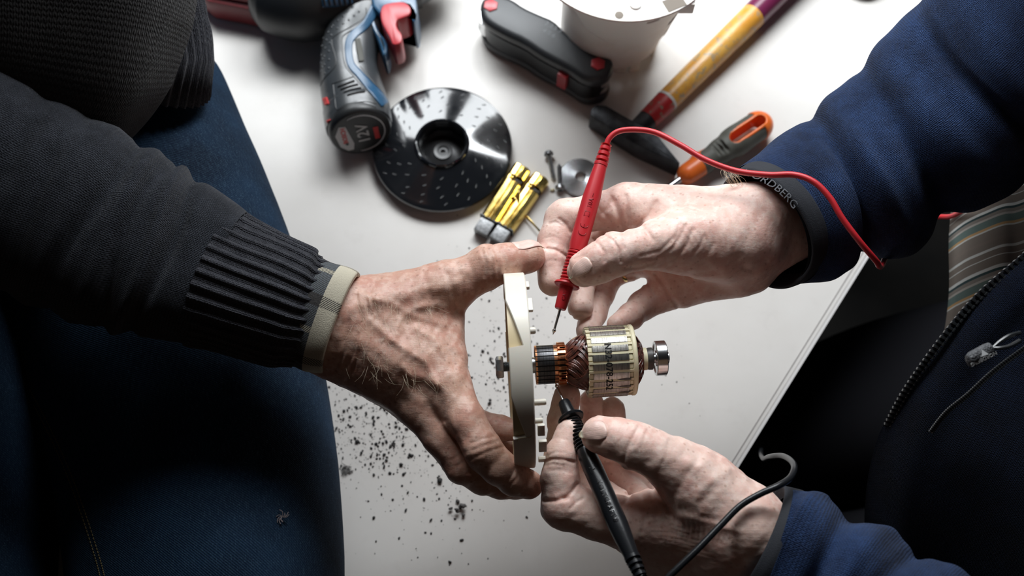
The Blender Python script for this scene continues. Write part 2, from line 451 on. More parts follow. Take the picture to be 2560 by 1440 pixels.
# ---------------------------------------------------------------- hands
M_skinL = skin('skin_tanned', (0.72, 0.50, 0.41), (0.58, 0.35, 0.265), (0.54, 0.235, 0.18), (0.24, 0.11, 0.07), 0.55, 0.8)
M_skinR = skin('skin_fair', (0.86, 0.67, 0.59), (0.77, 0.545, 0.465), (0.72, 0.37, 0.31), (0.42, 0.21, 0.14), 0.5, 0.5)
def nail_mat(name, c1, c2):
    m = mat(name, c1, 0.28, 0, 0.5); g = NT(m); uv = g.coord('UV'); sep = g.n('ShaderNodeSeparateXYZ'); g.l(uv, sep.inputs[0])
    r = g.math('MULTIPLY', sep.outputs[1], 1.0)
    st = g.noise(g.mapping(uv, (9, 0.7, 1)), 1.6, 3)
    c = g.ramp(g.math('ADD', g.math('MULTIPLY', r, 0.5), 0.5), [(0.0, (c1[0]*1.12, c1[1]*1.15, c1[2]*1.15)), (0.12, c1), (0.80, c1), (0.9, c2), (1.0, (c2[0]*0.85, c2[1]*0.75, c2[2]*0.55))])
    g.base(c); g.normal(g.bump(st, 0.5, 0.0004)); g.b.inputs['Subsurface Weight'].default_value = 0.1
    g.b.inputs['Subsurface Scale'].default_value = 0.002; return m
M_nail = nail_mat('fingernail', (0.78, 0.53, 0.46), (0.86, 0.79, 0.62))
VOX = 0.00085
def bounds(groups, pad=0.008):
    ps = []
    for js in groups:
        for j in js:
            p, r = joint(j); ps += [p-r, p+r]
    return np.min(ps, 0)-pad, np.max(ps, 0)+pad

# --- hand of the man in the sweater (back of the hand to us, gripping the white cover)
palmL = [((640, 742, .205, 92), (850, 792, .197, 92), .010), ((640, 790, .195, 92), (842, 838, .190, 88), .010),
    ((850, 790, .196, 92), (1010, 775, .192, 78), .012), ((842, 842, .190, 86), (1110, 955, .192, 58), .012),
    ((838, 850, .188, 82), (1055, 1010, .184, 56), .010), ((836, 852, .182, 80), (1035, 1000, .160, 58), .010),
    ((880, 830, .190, 96), (1010, 890, .190, 92), .012),
    ((960, 768, .192, 80), (1110, 718, .196, 60), .010), ((1080, 790, .188, 54), (1092, 890, .189, 62), .014),
    ((1120, 800, .186, 34), (1112, 890, .188, 42), .012)]
thumbL = [(1100, 722, .196, 60), (1152, 705, .197, 54), (1222, 666, .200, 54), (1270, 655, .198, 45), (1322, 641, .194, 41)]
indexL = [(1118, 972, .193, 60), (1162, 1050, .197, 50), (1203, 1122, .197, 50), (1246, 1168, .192, 43), (1284, 1196, .186, 41), (1322, 1212, .176, 36)]
middleL = [(1058, 1022, .186, 56), (1105, 1092, .185, 47), (1160, 1163, .181, 47), (1205, 1192, .172, 41), (1250, 1208, .162, 38), (1300, 1214, .150, 34)]
ringL = [(1040, 1000, .160, 54), (1120, 1050, .145, 42), (1190, 1062, .138, 38), (1250, 1070, .142, 31), (1283, 1078, .146, 26)]
littleL = [(1040, 1010, .150, 50), (1130, 1090, .130, 36), (1210, 1115, .124, 32), (1262, 1128, .130, 27), (1292, 1136, .134, 23)]
fingL = [thumbL, indexL, middleL, ringL, littleL]
lo, hi = bounds([[a, b] for a, b, k in palmL]+fingL)
F1 = build_hand(VOX, lo, hi, palmL, fingL, 0.008)
zt = .178
for pts, w_, a_ in [
    ([(905, 850), (1000, 920), (1090, 960)], 15, -.0011), ([(900, 870), (980, 950), (1050, 1000)], 13, -.0009),    # tendons
    ([(880, 770), (960, 742), (1080, 722), (1150, 706)], 16, -.0013),
    ([(925, 800), (980, 850), (1010, 870), (1065, 905), (1090, 960)], 9, -.0011), ([(985, 850), (1000, 800), (1035, 770), (1090, 760)], 9, -.0010),
    ([(1010, 872), (1000, 905), (1030, 950)], 9, -.0009), ([(905, 735), (985, 760), (1035, 790), (1110, 810)], 9, -.0008),
    ([(1040, 820), (1090, 850), (1120, 900)], 8, -.0008),
    ([(938, 752), (955, 770), (965, 800)], 22, -.0012),                                             # wrist bone
    ([(890, 740), (905, 800), (880, 890), (850, 940)], 5, .0006), ([(905, 720), (925, 790), (900, 890), (868, 950)], 5, .0005),
    ([(925, 730), (945, 800), (925, 880)], 4, .0004), ([(872, 800), (858, 880), (835, 930)], 4, .0005),
    ([(1115, 1052), (1128, 1085), (1146, 1108), (1160, 1150), (1172, 1180)], 6, .0014),               # between index and middle
    ([(1060, 960), (1100, 985), (1112, 1040)], 12, .0009), ([(1150, 985), (1165, 960), (1160, 930)], 14, .0006),
    ([(1178, 1108), (1205, 1098), (1232, 1092)], 4, .0005), ([(1182, 1125), (1212, 1113), (1243, 1104)], 4, .0006), ([(1190, 1142), (1222, 1128), (1255, 1118)], 4, .0005),
    ([(1262, 1208), (1280, 1190), (1290, 1170)], 4, .0005), ([(1272, 1214), (1290, 1198), (1302, 1178)], 4, .0005),
    ([(1130, 1150), (1150, 1135), (1165, 1130)], 4, .0004), ([(1142, 1166), (1162, 1152), (1180, 1146)], 4, .0005),
    ([(1205, 625), (1215, 655), (1212, 690)], 4, .0006), ([(1218, 618), (1230, 650), (1230, 692)], 4, .0007), ([(1232, 612), (1244, 645), (1246, 690)], 4, .0006),
    ([(1245, 615), (1262, 650), (1268, 680)], 3.5, .0004), ([(1170, 650), (1185, 690), (1185, 740)], 6, .0004), ([(1140, 660), (1155, 700), (1160, 752)], 6, .0005),
    ([(1110, 670), (1130, 720), (1140, 770)], 6, .0004), ([(1060, 685), (1075, 740), (1090, 780)], 7, .0004),
    ([(1140, 770), (1120, 820), (1118, 870), (1135, 920)], 10, .0007), ([(1155, 790), (1148, 840), (1155, 890)], 7, -.0005),
    ([(1270, 612), (1300, 618), (1340, 602)], 4, .0005),
    ]: F1.stroke(pts, w_*1.1, a_*(.8 if a_ < 0 else 1), zt)
for k in range(9): # fine wrist lines
    x = 868+k*11; F1.stroke([(x+12, 720+k*3), (x+20, 780), (x+4, 850), (x-18, 915+k*4)], 2.6, .00028, .17)
F1.rough([(.016, .00045), (.008, .00022), (.0045, .00010)])
# --- upper hand of the man in the fleece (holds the red probe)
palmU = [((2040, 512, .190, 66), (1890, 548, .200, 80), .010), ((2040, 560, .186, 66), (1895, 618, .190, 80), .010),
    ((1890, 545, .200, 80), (1840, 556, .197, 82), .010),
    ((1845, 552, .196, 80), (1570, 520, .186, 58), .012), ((1850, 600, .185, 80), (1600, 560, .168, 56), .012),
    ((1850, 640, .176, 80), (1650, 640, .155, 62), .012), ((1850, 662, .172, 78), (1705, 704, .155, 62), .012),
    ((1850, 610, .200, 84), (1730, 598, .206, 78), .012), ((1780, 610, .200, 88), (1650, 612, .208, 60), .012),
    ((1740, 560, .190, 74), (1620, 540, .186, 62), .012)]
thumbU = [(1690, 606, .208, 66), (1640, 612, .214, 56), (1590, 625, .216, 51), (1535, 637, .217, 54), (1500, 655, .216, 50), (1462, 674, .213, 46)]
indexU = [(1565, 520, .184, 58), (1490, 528, .184, 46), (1412, 548, .182, 48), (1388, 600, .182, 41), (1378, 650, .183, 40), (1382, 704, .183, 37)]
middleU = [(1600, 558, .165, 54), (1530, 565, .152, 44), (1468, 585, .148, 43), (1458, 640, .150, 38), (1452, 700, .156, 37), (1451, 768, .166, 33)]
ringU = [(1650, 630, .155, 56), (1590, 655, .142, 42), (1525, 680, .134, 40), (1500, 735, .140, 35), (1482, 785, .150, 33), (1468, 826, .160, 29)]
littleU = [(1705, 706, .150, 58), (1655, 735, .146, 44), (1608, 762, .146, 37), (1575, 792, .156, 32), (1545, 812, .164, 28)]
fingU = [thumbU, indexU, middleU, ringU, littleU]
lo, hi = bounds([[a, b] for a, b, k in palmU]+fingU)
F2 = build_hand(VOX, lo, hi, palmU, fingU, 0.007)
for pts, w_, a_ in [
    ([(1483, 598), (1497, 612), (1512, 632), (1512, 652)], 4, .0007), ([(1510, 588), (1532, 600), (1545, 620), (1552, 655)], 4, .0010), ([(1520, 585), (1545, 595), (1562, 622)], 3, .0004),
    ([(1530, 592), (1545, 612), (1540, 640), (1528, 650)], 12, -.0006),
    ([(1560, 671), (1600, 668), (1640, 655), (1680, 620), (1702, 590), (1712, 565)], 5, .0007), ([(1640, 668), (1690, 645), (1718, 610), (1732, 575)], 5, .0007),
    ([(1670, 668), (1720, 650), (1750, 615), (1760, 590)], 5, .0005), ([(1600, 640), (1650, 628), (1690, 590), (1700, 560)], 5, .0005), ([(1700, 675), (1755, 655), (1785, 610)], 5, .0004),
    ([(1625, 655), (1660, 640), (1685, 608)], 5, -.0005), ([(1720, 690), (1790, 675), (1850, 640)], 8, .0008),
    ([(1633, 600), (1600, 560), (1583, 562)], 6, .0006), ([(1535, 505), (1550, 545), (1555, 575)], 8, .0014), ([(1565, 490), (1568, 540), (1572, 562)], 6, .0009),
    ([(1530, 495), (1520, 520), (1500, 535), (1490, 548)], 6, .0009), ([(1495, 520), (1520, 545), (1535, 570)], 5, .0006), ([(1640, 505), (1620, 540), (1590, 565)], 6, .0006),
    ([(1398, 548), (1415, 560), (1425, 580)], 4, .0009), ([(1368, 622), (1390, 625), (1415, 640)], 4, .0011), ([(1372, 560), (1392, 555), (1408, 565)], 3, .0005), ([(1362, 596), (1385, 590), (1402, 600)], 3, .0003),
    ([(1365, 655), (1380, 650), (1398, 655)], 3, .0003), ([(1695, 765), (1675, 742), (1660, 710), (1640, 685)], 6, .0013),
    ([(1555, 700), (1580, 690), (1610, 700), (1635, 735)], 6, .0012), ([(1570, 735), (1600, 720)], 4, .0008), ([(1430, 790), (1450, 786), (1475, 795)], 5, .0009),
    ([(1915, 655), (1880, 675), (1860, 668)], 7, .0009),
    ([(1420, 655), (1430, 690), (1455, 712), (1480, 716)], 4, .0007), ([(1436, 648), (1460, 640), (1478, 660), (1484, 680)], 4, .0004),
    ]: F2.stroke(pts, w_, a_, .135)
for k in range(10): F2.stroke([(1700+k*16, 575-k*4), (1722+k*15, 600), (1735+k*14, 640)], 3, .00022, .18)
F2.rough([(.018, .00040), (.009, .00022), (.0045, .00010)])
# --- lower hand (holds the black probe)
palmD = [((2010, 1420, .198, 72), (1868, 1322, .203, 90), .010), ((2000, 1450, .195, 76), (1845, 1385, .188, 92), .010), ((1868, 1322, .204, 92), (1850, 1340, .200, 94), .01),
    ((1845, 1325, .196, 94), (1585, 1308, .182, 66), .012), ((1845, 1372, .184, 92), (1620, 1350, .168, 66), .012),
    ((1840, 1405, .176, 88), (1650, 1385, .152, 64), .012), ((1835, 1410, .170, 84), (1660, 1400, .140, 60), .012),
    ((1850, 1300, .204, 88), (1760, 1225, .206, 84), .012), ((1760, 1225, .206, 84), (1690, 1172, .210, 68), .012),
    ((1760, 1290, .186, 86), (1660, 1290, .176, 70), .012), ((1740, 1250, .182, 70), (1700, 1290, .170, 80), .012)]
thumbD = [(1725, 1190, .209, 74), (1690, 1168, .212, 66), (1642, 1140, .216, 60), (1590, 1116, .217, 59), (1545, 1098, .216, 51), (1500, 1087, .213, 47)]
indexD = [(1580, 1312, .180, 66), (1500, 1292, .184, 58), (1412, 1264, .186, 58), (1400, 1200, .190, 47), (1402, 1142, .193, 41), (1424, 1078, .193, 33)]
middleD = [(1600, 1300, .155, 50), (1500, 1240, .148, 42), (1425, 1180, .146, 40), (1404, 1110, .156, 36), (1406, 1050, .168, 36), (1418, 988, .176, 33)]
ringD = [(1640, 1300, .145, 52), (1560, 1215, .130, 38), (1500, 1140, .134, 35), (1488, 1070, .148, 33), (1478, 1004, .160, 30)]
littleD = [(1680, 1310, .135, 54), (1620, 1240, .122, 38), (1560, 1175, .126, 35), (1540, 1090, .142, 33), (1531, 1024, .158, 31)]
fingD = [thumbD, indexD, middleD, ringD, littleD]
lo, hi = bounds([[a, b] for a, b, k in palmD]+fingD)
F3 = build_hand(VOX, lo, hi, palmD, fingD, 0.007)
for pts, w_, a_ in [
    ([(1596, 1068), (1585, 1090), (1568, 1120), (1560, 1150)], 5, .0007), ([(1606, 1066), (1596, 1092), (1580, 1118)], 3, .0004), ([(1618, 1075), (1610, 1100), (1600, 1125)], 3, .0003), ([(1570, 1060), (1560, 1085), (1548, 1105)], 3, .0003),
    ([(1672, 1100), (1665, 1140), (1650, 1170)], 5, .0003), ([(1740, 1155), (1715, 1190), (1690, 1230), (1675, 1265)], 10, .0006), ([(1730, 1160), (1760, 1165), (1765, 1190)], 18, -.0010),
    ([(1582, 1182), (1612, 1196), (1640, 1228), (1672, 1280)], 8, .0012), ([(1650, 1215), (1668, 1270), (1690, 1300)], 7, .0009), ([(1630, 1220), (1640, 1260), (1665, 1300)], 5, .0006),
    ([(1605, 1240), (1615, 1290), (1605, 1330)], 6, .0005), ([(1575, 1225), (1570, 1250), (1560, 1262)], 6, .0012),
    ([(1358, 1155), (1382, 1148), (1412, 1150), (1435, 1155)], 4, .0010), ([(1360, 1163), (1384, 1160), (1410, 1164)], 3, .0004), ([(1366, 1140), (1390, 1130), (1412, 1132)], 3, .0004),
    ([(1442, 1210), (1430, 1230), (1412, 1246), (1390, 1252), (1362, 1252)], 5, .0012), ([(1420, 1245), (1405, 1244)], 6, .0008), ([(1425, 1272), (1440, 1256), (1458, 1246)], 4, .0006),
    ([(1490, 1225), (1540, 1222), (1575, 1240)], 5, .0010), ([(1372, 1100), (1395, 1095), (1420, 1100)], 3, .0003), ([(1374, 1176), (1400, 1174), (1430, 1184)], 3, .0003),
    ([(1500, 1158), (1530, 1154), (1560, 1165)], 4, .0006),
    ([(1406, 1040), (1402, 1058), (1398, 1072)], 4, .0005),
    ([(1456, 1060), (1456, 1090), (1470, 1108), (1500, 1112), (1518, 1085)], 3.5, .0006), ([(1480, 1038), (1506, 1050), (1518, 1068)], 3.5, .0004),
    ([(1820, 1175), (1760, 1220), (1735, 1260)], 12, -.0006), ([(1700, 1290), (1780, 1310), (1850, 1330)], 10, -.0006),
    ]: F3.stroke(pts, w_, a_, .120)
for k in range(14): F3.stroke([(1645+k*14, 1240+k*6), (1660+k*13, 1290+k*4), (1655+k*13, 1350)], 3, .00028, .17)
for k in range(8): F3.stroke([(1600+k*10, 1300+k*10), (1640+k*12, 1290+k*14), (1700+k*14, 1310+k*14)], 2.5, .0002, .17)
F3.rough([(.016, .00042), (.008, .00026), (.0045, .00012)])
def skin_fix(F):
    return F.mesh()
# ---------------------------------------------------------------- the two people
man = thing('person', P(600, 760, 0), 'person in a charcoal knit sweater and blue jeans gripping the white cover with one hand', 'person')
fel = thing('person', P(2300, 800, -0.1), 'person in a navy fleece jacket holding a red and a black test probe', 'person')
vL, fL = F1.mesh(); raw('body', vL, fL, M_skinL, man)
v2, f2 = F2.mesh(); v3, f3 = F3.mesh()
V = np.concatenate([v2, v3]); Fq = np.concatenate([f2, f3+len(v2)]); raw('body', V, Fq, M_skinR, fel)
def nail(F, par, px, py, z, dx, dy, dz, normal, wpx, lpx, label=None):
    c = P(px, py, z); a = P(px+dx, py+dy, z)-c; a.normalize(); a = a+Vector((0, 0, dz)); s_ = S(px, py, z)
    vs, fs, uv = nail_mb(F, c, a, normal, wpx*s_, lpx*s_)
    o = raw('fingernail', vs, fs, M_nail, par, True, None, uv); md = o.modifiers.new('t', 'SOLIDIFY'); md.thickness = 0.0003; md.offset = 1; return o
nail(F1, man, 1322, 617, .200, 60, -22, 0, (0.1, 0.50, 0.86), 50, 78)
nail(F2, fel, 1448, 674, .222, -38, 22, -.02, (-0.1, -0.05, 1), 58, 62)
nail(F3, fel, 1482, 1078, .222, -60, 6, -.02, (-0.10, 0.05, 1), 76, 68)
UDIR = (P(1985, 537, .197)-P(1905, 578, .199)).normalized(); DDIR = (P(1956, 1388, .2)-P(1890, 1362, .2)).normalized()
# ---------------------------------------------------------------- clothes, man in the sweater
M_knit = knit('charcoal_knit', (0.020, 0.023, 0.031), (0.058, 0.064, 0.082), (0.20, 0.23, 0.27), 0.0021, 0.0019, 0.9, 70, 0.35)
M_knit2 = knit('charcoal_knit_body', (0.014, 0.013, 0.014), (0.036, 0.033, 0.033), (0.15, 0.14, 0.13), 0.0023, 0.0021, 0.9, 50, 0.35)
M_rib = knit('charcoal_rib', (0.030, 0.031, 0.040), (0.080, 0.082, 0.098), (0.25, 0.26, 0.29), 0.0016, 0.0016, 0.8, 120, 0.4)
sn = SmoothNoise(3)
def gs(u, c, w_): return math.exp(-((u-c)/w_)**2)
def d_sleeve(u, A, L):
    top = 0.55+0.45*np.sin(A+0.5)
    d = 0.0022*sn(u, A, 0.35)
    for c, w_, a, ph in ((.86, .018, -.0065, 0.3), (.815, .016, .0050, 0.2), (.765, .014, -.0055, -.1), (.72, .020, .0045, .2), (.655, .018, -.0050, .5), (.60, .02, .003, .2), (.52, .02, -.004, 0), (.40, .03, -.004, .4)):
        d = d+a*np.exp(-((u/L-c+0.018*np.sin(A*2+ph*6))/w_)**2)*(0.45+0.55*np.sin(A+ph)**2)
    return d
sl_rings = [(-330, 250, .285, 270, 190), (-200, 340, .275, 265, 190), (-40, 430, .262, 255, 180), (150, 522, .245, 245, 168), (330, 610, .232, 222, 150), (450, 660, .224, 200, 140), (545, 700, .219, 176, 130)]
loft('sweater_sleeve', sl_rings, M_knit, man, d_sleeve, 220, 16, label='charcoal knit sleeve bunched in soft folds')
def d_rib(u, A, L):
    return 0.0011*np.maximum(-0.35, np.cos(A*34))+0.0010*sn(u, A, 0.12)-0.002*gs(u, L, 0.004)+0.0015*gs(u, 0.0, 0.008)
loft('ribbed_cuff', [(528, 694, .219, 172, 130), (560, 706, .218, 172, 128), (630, 732, .215, 166, 124), (695, 755, .211, 158, 120), (738, 771, .208, 152, 116), (750, 775, .207, 145, 110), (742, 772, .207, 134, 100)], M_rib, man, d_rib, 900, 10, label='ribbed knit cuff of the sweater')
# plaid shirt cuff
M_plaid = mat('plaid_flannel', (0.6, 0.57, 0.48), 0.9, 0, 0.1); g = NT(M_plaid); uv = g.coord('UV'); ob = g.coord()
sep = g.n('ShaderNodeSeparateXYZ'); g.l(uv, sep.inputs[0]); u, vv = sep.outputs[0], sep.outputs[1]
def band(x, a, b): return g.math('MULTIPLY', g.math('GREATER_THAN', x, a), g.math('LESS_THAN', x, b))
cream = (0.60, 0.55, 0.43); blk = (0.012, 0.013, 0.018); gry = (0.10, 0.125, 0.15)
dg_ = g.math('GREATER_THAN', g.math('FRACT', g.math('MULTIPLY', g.math('ADD', g.math('MULTIPLY', u, 1.3), vv), 1/0.0017)), 0.5)
halfc = g.mix(dg_, cream, blk); halfd = g.mix(dg_, gry, blk)
fv = g.math('FRACT', g.math('DIVIDE', g.math('ADD', vv, 0.006), 0.034))
rowc = g.mix(band(fv, 0.0, 0.42), cream, halfc)
c = g.mix(g.math('LESS_THAN', u, 0.0262), g.mix(band(fv, 0.0, 0.42), g.mix(band(fv, 0.42, 0.60), halfd, halfc), g.mix(band(fv, 0.10, 0.30), halfd, blk)), rowc) if False else None
inner = g.mix(band(fv, 0.12, 0.30), halfd, blk); inner = g.mix(band(fv, 0.62, 0.72), inner, halfc)
outer = g.mix(band(fv, 0.12, 0.30), cream, halfc)
lowc = g.math('GREATER_THAN', u, 0.0215)
c = g.mix(lowc, inner, outer)
fl_ = g.noise(ob, 1500, 3); c = g.mix(g.math('MULTIPLY', fl_, 0.35), c, (0.25, 0.23, 0.2))
g.base(c); g.normal(g.bump(fl_, 0.6, 0.0006))
loft('shirt_cuff', [(728, 766, .207, 138, 102), (770, 781, .206, 138, 102), (812, 796, .205, 137, 102), (846, 808, .204, 134, 99), (852, 811, .203, 130, 95), (849, 810, .203, 122, 90), (815, 798, .203, 120, 88), (760, 778, .205, 118, 86)], M_plaid, man, lambda u, A, L: 0.0012*sn(u, A, .05), 200, 8, fixt=True, label='cream and black plaid shirt cuff')
# torso of the sweater
def d_body(u, A, L): return 0.004*sn(u, A, 0.30)+0.003*np.sin(A*6+u*20)*0.5
loft('sweater_body', [(60, -620, .30, 420, 330), (90, -300, .290, 400, 300), (100, -100, .280, 372, 280), (98, 40, .270, 352, 260), (92, 150, .258, 312, 230), (78, 250, .240, 250, 190), (62, 320, .222, 175, 140), (50, 365, .208, 90, 80), (46, 382, .200, 10, 10)], M_knit2, man, d_body, 260, 12, label='charcoal sweater body hanging over the hip')
def d_hem(u, A, L): return 0.0016*np.cos(A*46+u*25)+0.002*sn(u, A, .2)
loft('sweater_hem', [(205, -240, .195, 262, 150), (228, -90, .192, 250, 150), (252, 10, .190, 238, 150), (285, 100, .186, 234, 148), (310, 155, .182, 222, 142), (318, 180, .180, 205, 130), (310, 165, .180, 190, 120)], M_rib, man, d_hem, 900, 10, label='ribbed hem of the sweater')
# jeans
M_denim = mat('denim', (0.02, 0.05, 0.10), 0.85, 0, 0.2); g = NT(M_denim); uv = g.coord('UV'); ob = g.coord()
sep = g.n('ShaderNodeSeparateXYZ'); g.l(uv, sep.inputs[0]); u, vv = sep.outputs[0], sep.outputs[1]
th = g.noise(g.mapping(uv, (160, 2600, 1)), 1.0, 4, 0.7); th2 = g.noise(g.mapping(uv, (1500, 700, 1)), 1.0, 3, 0.7)
tw = g.math('SINE', g.math('MULTIPLY', g.math('ADD', u, vv), 2*PI/0.0016))
big = g.noise(ob, 11, 4, 0.6)
c = g.ramp(big, [(0.35, (0.0035, 0.0105, 0.026)), (0.68, (0.012, 0.036, 0.078))])
c = g.mix(g.math('MULTIPLY', g.ramp(th, [(0.52, (0, 0, 0)), (0.68, (1, 1, 1))]), 0.30), c, (0.09, 0.17, 0.25))
c = g.mix(g.math('MULTIPLY', g.ramp(th2, [(0.54, (0, 0, 0)), (0.72, (1, 1, 1))]), 0.38), c, (0.10, 0.19, 0.27))
g.base(c); h = g.math('ADD', g.math('MULTIPLY', tw, 0.25), th2); g.normal(g.bump(h, 0.6, 0.0005))
jn = SmoothNoise(9)
def d_jean(u, A, L):
    d = 0.0035*jn(u, A, 0.5)
    for c_, w_, a, ph in ((.285, .012, .006, .6), (.31, .012, -.006, .6), (.34, .014, .005, .2), (.375, .016, -.004, 0), (.255, .012, -.004, .5), (.53, .03, -.002, .8)):
        d = d+a*np.exp(-((u/L-c_+0.02*np.cos(A+ph))/w_)**2)
    return d
je = loft('jeans', [(-160, -300, .10, 330, 260), (-40, -80, .10, 345, 270), (100, 100, .098, 350, 272), (212, 290, .095, 352, 268), (306, 470, .093, 352, 262), (385, 640, .090, 356, 262), (440, 860, .088, 354, 264), (487, 1050, .087, 350, 262), (520, 1240, .087, 342, 264), (540, 1440, .088, 326, 262), (552, 1650, .084, 300, 246), (560, 1820, .078, 270, 222), (564, 1930, .068, 200, 160), (566, 1975, .062, 110, 90), (566, 1990, .060, 12, 10)], M_denim, man, d_jean, 240, 14, label='faded blue denim thigh across the table')
loft('jeans_leg', [(-480, 100, .10, 300, 250), (-330, 600, .095, 300, 262), (-200, 900, .092, 300, 262), (-140, 1180, .09, 286, 262), (-120, 1440, .09, 262, 258), (-110, 1650, .084, 240, 236), (-105, 1830, .076, 190, 180), (-104, 1900, .07, 100, 90), (-104, 1915, .068, 12, 10)], M_denim, man, d_jean, 120, 10, label='far thigh in the same jeans')
mb = MB()
for off in (0, 9):
    for k in range(54):
        t0 = k/54; y0 = 905+off+t0*545; x0 = 10+off*1.3+ (y0-905)*0.405; 
        a = P(x0, y0, .118+0.0*k); b = P(x0+2.6, y0+6.5, .118); mb.tube([a, b], 0.0004, 5)
# ---------------------------------------------------------------- clothes, man in the fleece
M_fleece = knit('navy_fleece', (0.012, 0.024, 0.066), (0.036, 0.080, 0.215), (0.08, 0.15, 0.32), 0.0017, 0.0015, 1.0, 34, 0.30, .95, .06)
M_fleece_shade = knit('navy_fleece_shaded', (0.003, 0.005, 0.013), (0.008, 0.016, 0.042), (0.02, 0.035, 0.07), 0.0017, 0.0015, 1.0, 34, 0.30, .95, .02)  # same fleece darkened: the torso's shade is put into the colour
M_band = mat('black_binding', (0.022, 0.024, 0.030), 0.75, 0, 0.25); g = NT(M_band); g.normal(g.bump(g.noise(g.coord(), 1800, 2), 0.5, 0.0004))
fn1 = SmoothNoise(21); fn2 = SmoothNoise(33)
def d_up(u, A, L):
    d = 0.0028*fn1(u, A, 0.32)
    for c_, w_, a, ph in ((.10, .04, .004, 0), (.215, .030, -.011, 0.0), (.30, .045, .006, .2), (.42, .035, -.011, -.3), (.53, .05, .004, .4), (.66, .03, -.008, 0), (.80, .05, .004, .0)):
        d = d+a*np.exp(-((u/L-c_+0.045*np.sin(A-0.6+ph))/w_)**2)*(0.6+0.4*np.cos(A-2.4+ph))
    return d
loft('jacket_sleeve', [(1934, 562, .199, 160, 132), (1985, 537, .197, 172, 142), (2060, 498, .195, 190, 155), (2140, 456, .198, 200, 162), (2215, 408, .205, 210, 170), (2300, 345, .216, 222, 178), (2385, 270, .230, 236, 186), (2480, 175, .250, 250, 196), (2600, 70, .28, 265, 210), (2760, -60, .32, 290, 225)], M_fleece, fel, d_up, 240, 18, shear=(.30, .035), label='navy fleece sleeve with deep folds at the upper hand')
loft('sleeve_binding', [(1940, 559, .198, 140, 112), (1910, 575, .199, 150, 124), (1905, 578, .199, 158, 130), (1910, 575, .199, 162, 134), (1924, 568, .199, 163, 135), (1938, 560, .199, 163, 134), (1944, 557, .199, 158, 130)], M_band, fel, lambda u, A, L: 0.0008*fn2(u, A, .1), 160, 8, shear=(.32, .2, UDIR), fixt=True, label='black elastic binding at the upper cuff')
loft('sleeve_lining', [(1908, 576, .198, 150, 122), (1990, 534, .196, 150, 122), (2080, 490, .195, 120, 100)], M_band, fel, None, 60, 6, shear=(.30, .035))
def d_lo(u, A, L):
    d = 0.0022*fn2(u, A, 0.3)
    for c_, w_, a, ph in ((.08, .03, .003, 0), (.20, .035, -.006, 0.5), (.30, .04, .004, .2), (.40, .03, -.005, -.3), (.55, .05, .003, .4)):
        d = d+a*np.exp(-((u/L-c_+0.03*np.sin(A+ph))/w_)**2)
    return d
loft('jacket_sleeve', [(1926, 1376, .202, 168, 130), (1956, 1388, .203, 176, 138), (1995, 1408, .206, 184, 145), (2070, 1448, .210, 182, 150), (2160, 1508, .216, 186, 155), (2280, 1590, .225, 196, 160), (2440, 1690, .24, 215, 170), (2650, 1800, .26, 240, 190)], M_fleece, fel, d_lo, 240, 18, shear=(.05, .03), label='navy fleece sleeve at the lower hand')
loft('sleeve_binding', [(1900, 1370, .201, 140, 108), (1889, 1364, .201, 154, 120), (1885, 1362, .201, 162, 126), (1890, 1364, .201, 166, 130), (1908, 1371, .202, 169, 132), (1930, 1379, .202, 171, 133), (1940, 1384, .202, 166, 130)], M_band, fel, lambda u, A, L: 0.0006*fn1(u, A, .1), 160, 8, shear=(.05, .2, DDIR), fixt=True, label='black elastic binding at the lower cuff')
# patches of cloth
def patch(name, grid, m, sub, par, th=0.003, disp=None, label=None):
    rows = [smooth_path([P(*q) for q in r], [0]*len(r), sub)[0] for r in grid]
    cols = [smooth_path([rows[k][i] for k in range(len(rows))], [0]*len(rows), sub)[0] for i in range(len(rows[0]))]
    nu, nv = len(cols), len(cols[0]); V = np.array([[list(p) for p in c_] for c_ in cols])
    if disp is not None: V[:, :, 2] += disp(np.linspace(0, 1, nu)[:, None], np.linspace(0, 1, nv)[None, :])
    du = np.concatenate([[0], np.cumsum(np.linalg.norm(V[1:, nv//2]-V[:-1, nv//2], axis=1))]); dv = np.concatenate([[0], np.cumsum(np.linalg.norm(V[nu//2, 1:]-V[nu//2, :-1], axis=1))])
    UV = np.stack(np.meshgrid(du, dv, indexing='ij'), -1).reshape(-1, 2)
    i, j = np.meshgrid(np.arange(nu-1), np.arange(nv-1), indexing='ij'); q = (i*nv+j).ravel()
    o = raw(name, V.reshape(-1, 3), np.stack([q, q+1, q+nv+1, q+nv], 1), m, par, True, None, UV, label)
    if th: md = o.modifiers.new('t', 'SOLIDIFY'); md.thickness = th; md.offset = 0
    return o
zl = [(2700, 500, .245), (2560, 640, .225), (2440, 745, .205), (2345, 860, .185), (2265, 975, .160), (2200, 1100, .125), (2165, 1250, .085), (2160, 1420, .04), (2160, 1600, .0)]
def zoff(dx, dy, dz): return [(x+dx, y+dy, z+dz) for x, y, z in zl]
patch('jacket_front', [zoff(0, 0, 0), zoff(50, 60, .006), zoff(120, 130, .010), zoff(260, 200, .020), zoff(420, 300, .045), zoff(640, 380, .09)], M_fleece_shade, 12, fel, 0.004,
      lambda a, b: 0.004*np.sin(a*9+b*5)+0.003*np.sin(b*17-a*4), label='navy front panel of the jacket with shade in its colour')
M_shirt = mat('striped_shirt', (0.3, 0.27, 0.23), 0.9, 0, 0.1); g = NT(M_shirt); uv = g.coord('UV'); sep = g.n('ShaderNodeSeparateXYZ'); g.l(uv, sep.inputs[0])
t = g.math('FRACT', g.math('DIVIDE', g.math('ADD', sep.outputs[0], g.math('MULTIPLY', g.noise(g.coord(), 15, 2), 0.003)), 0.042))
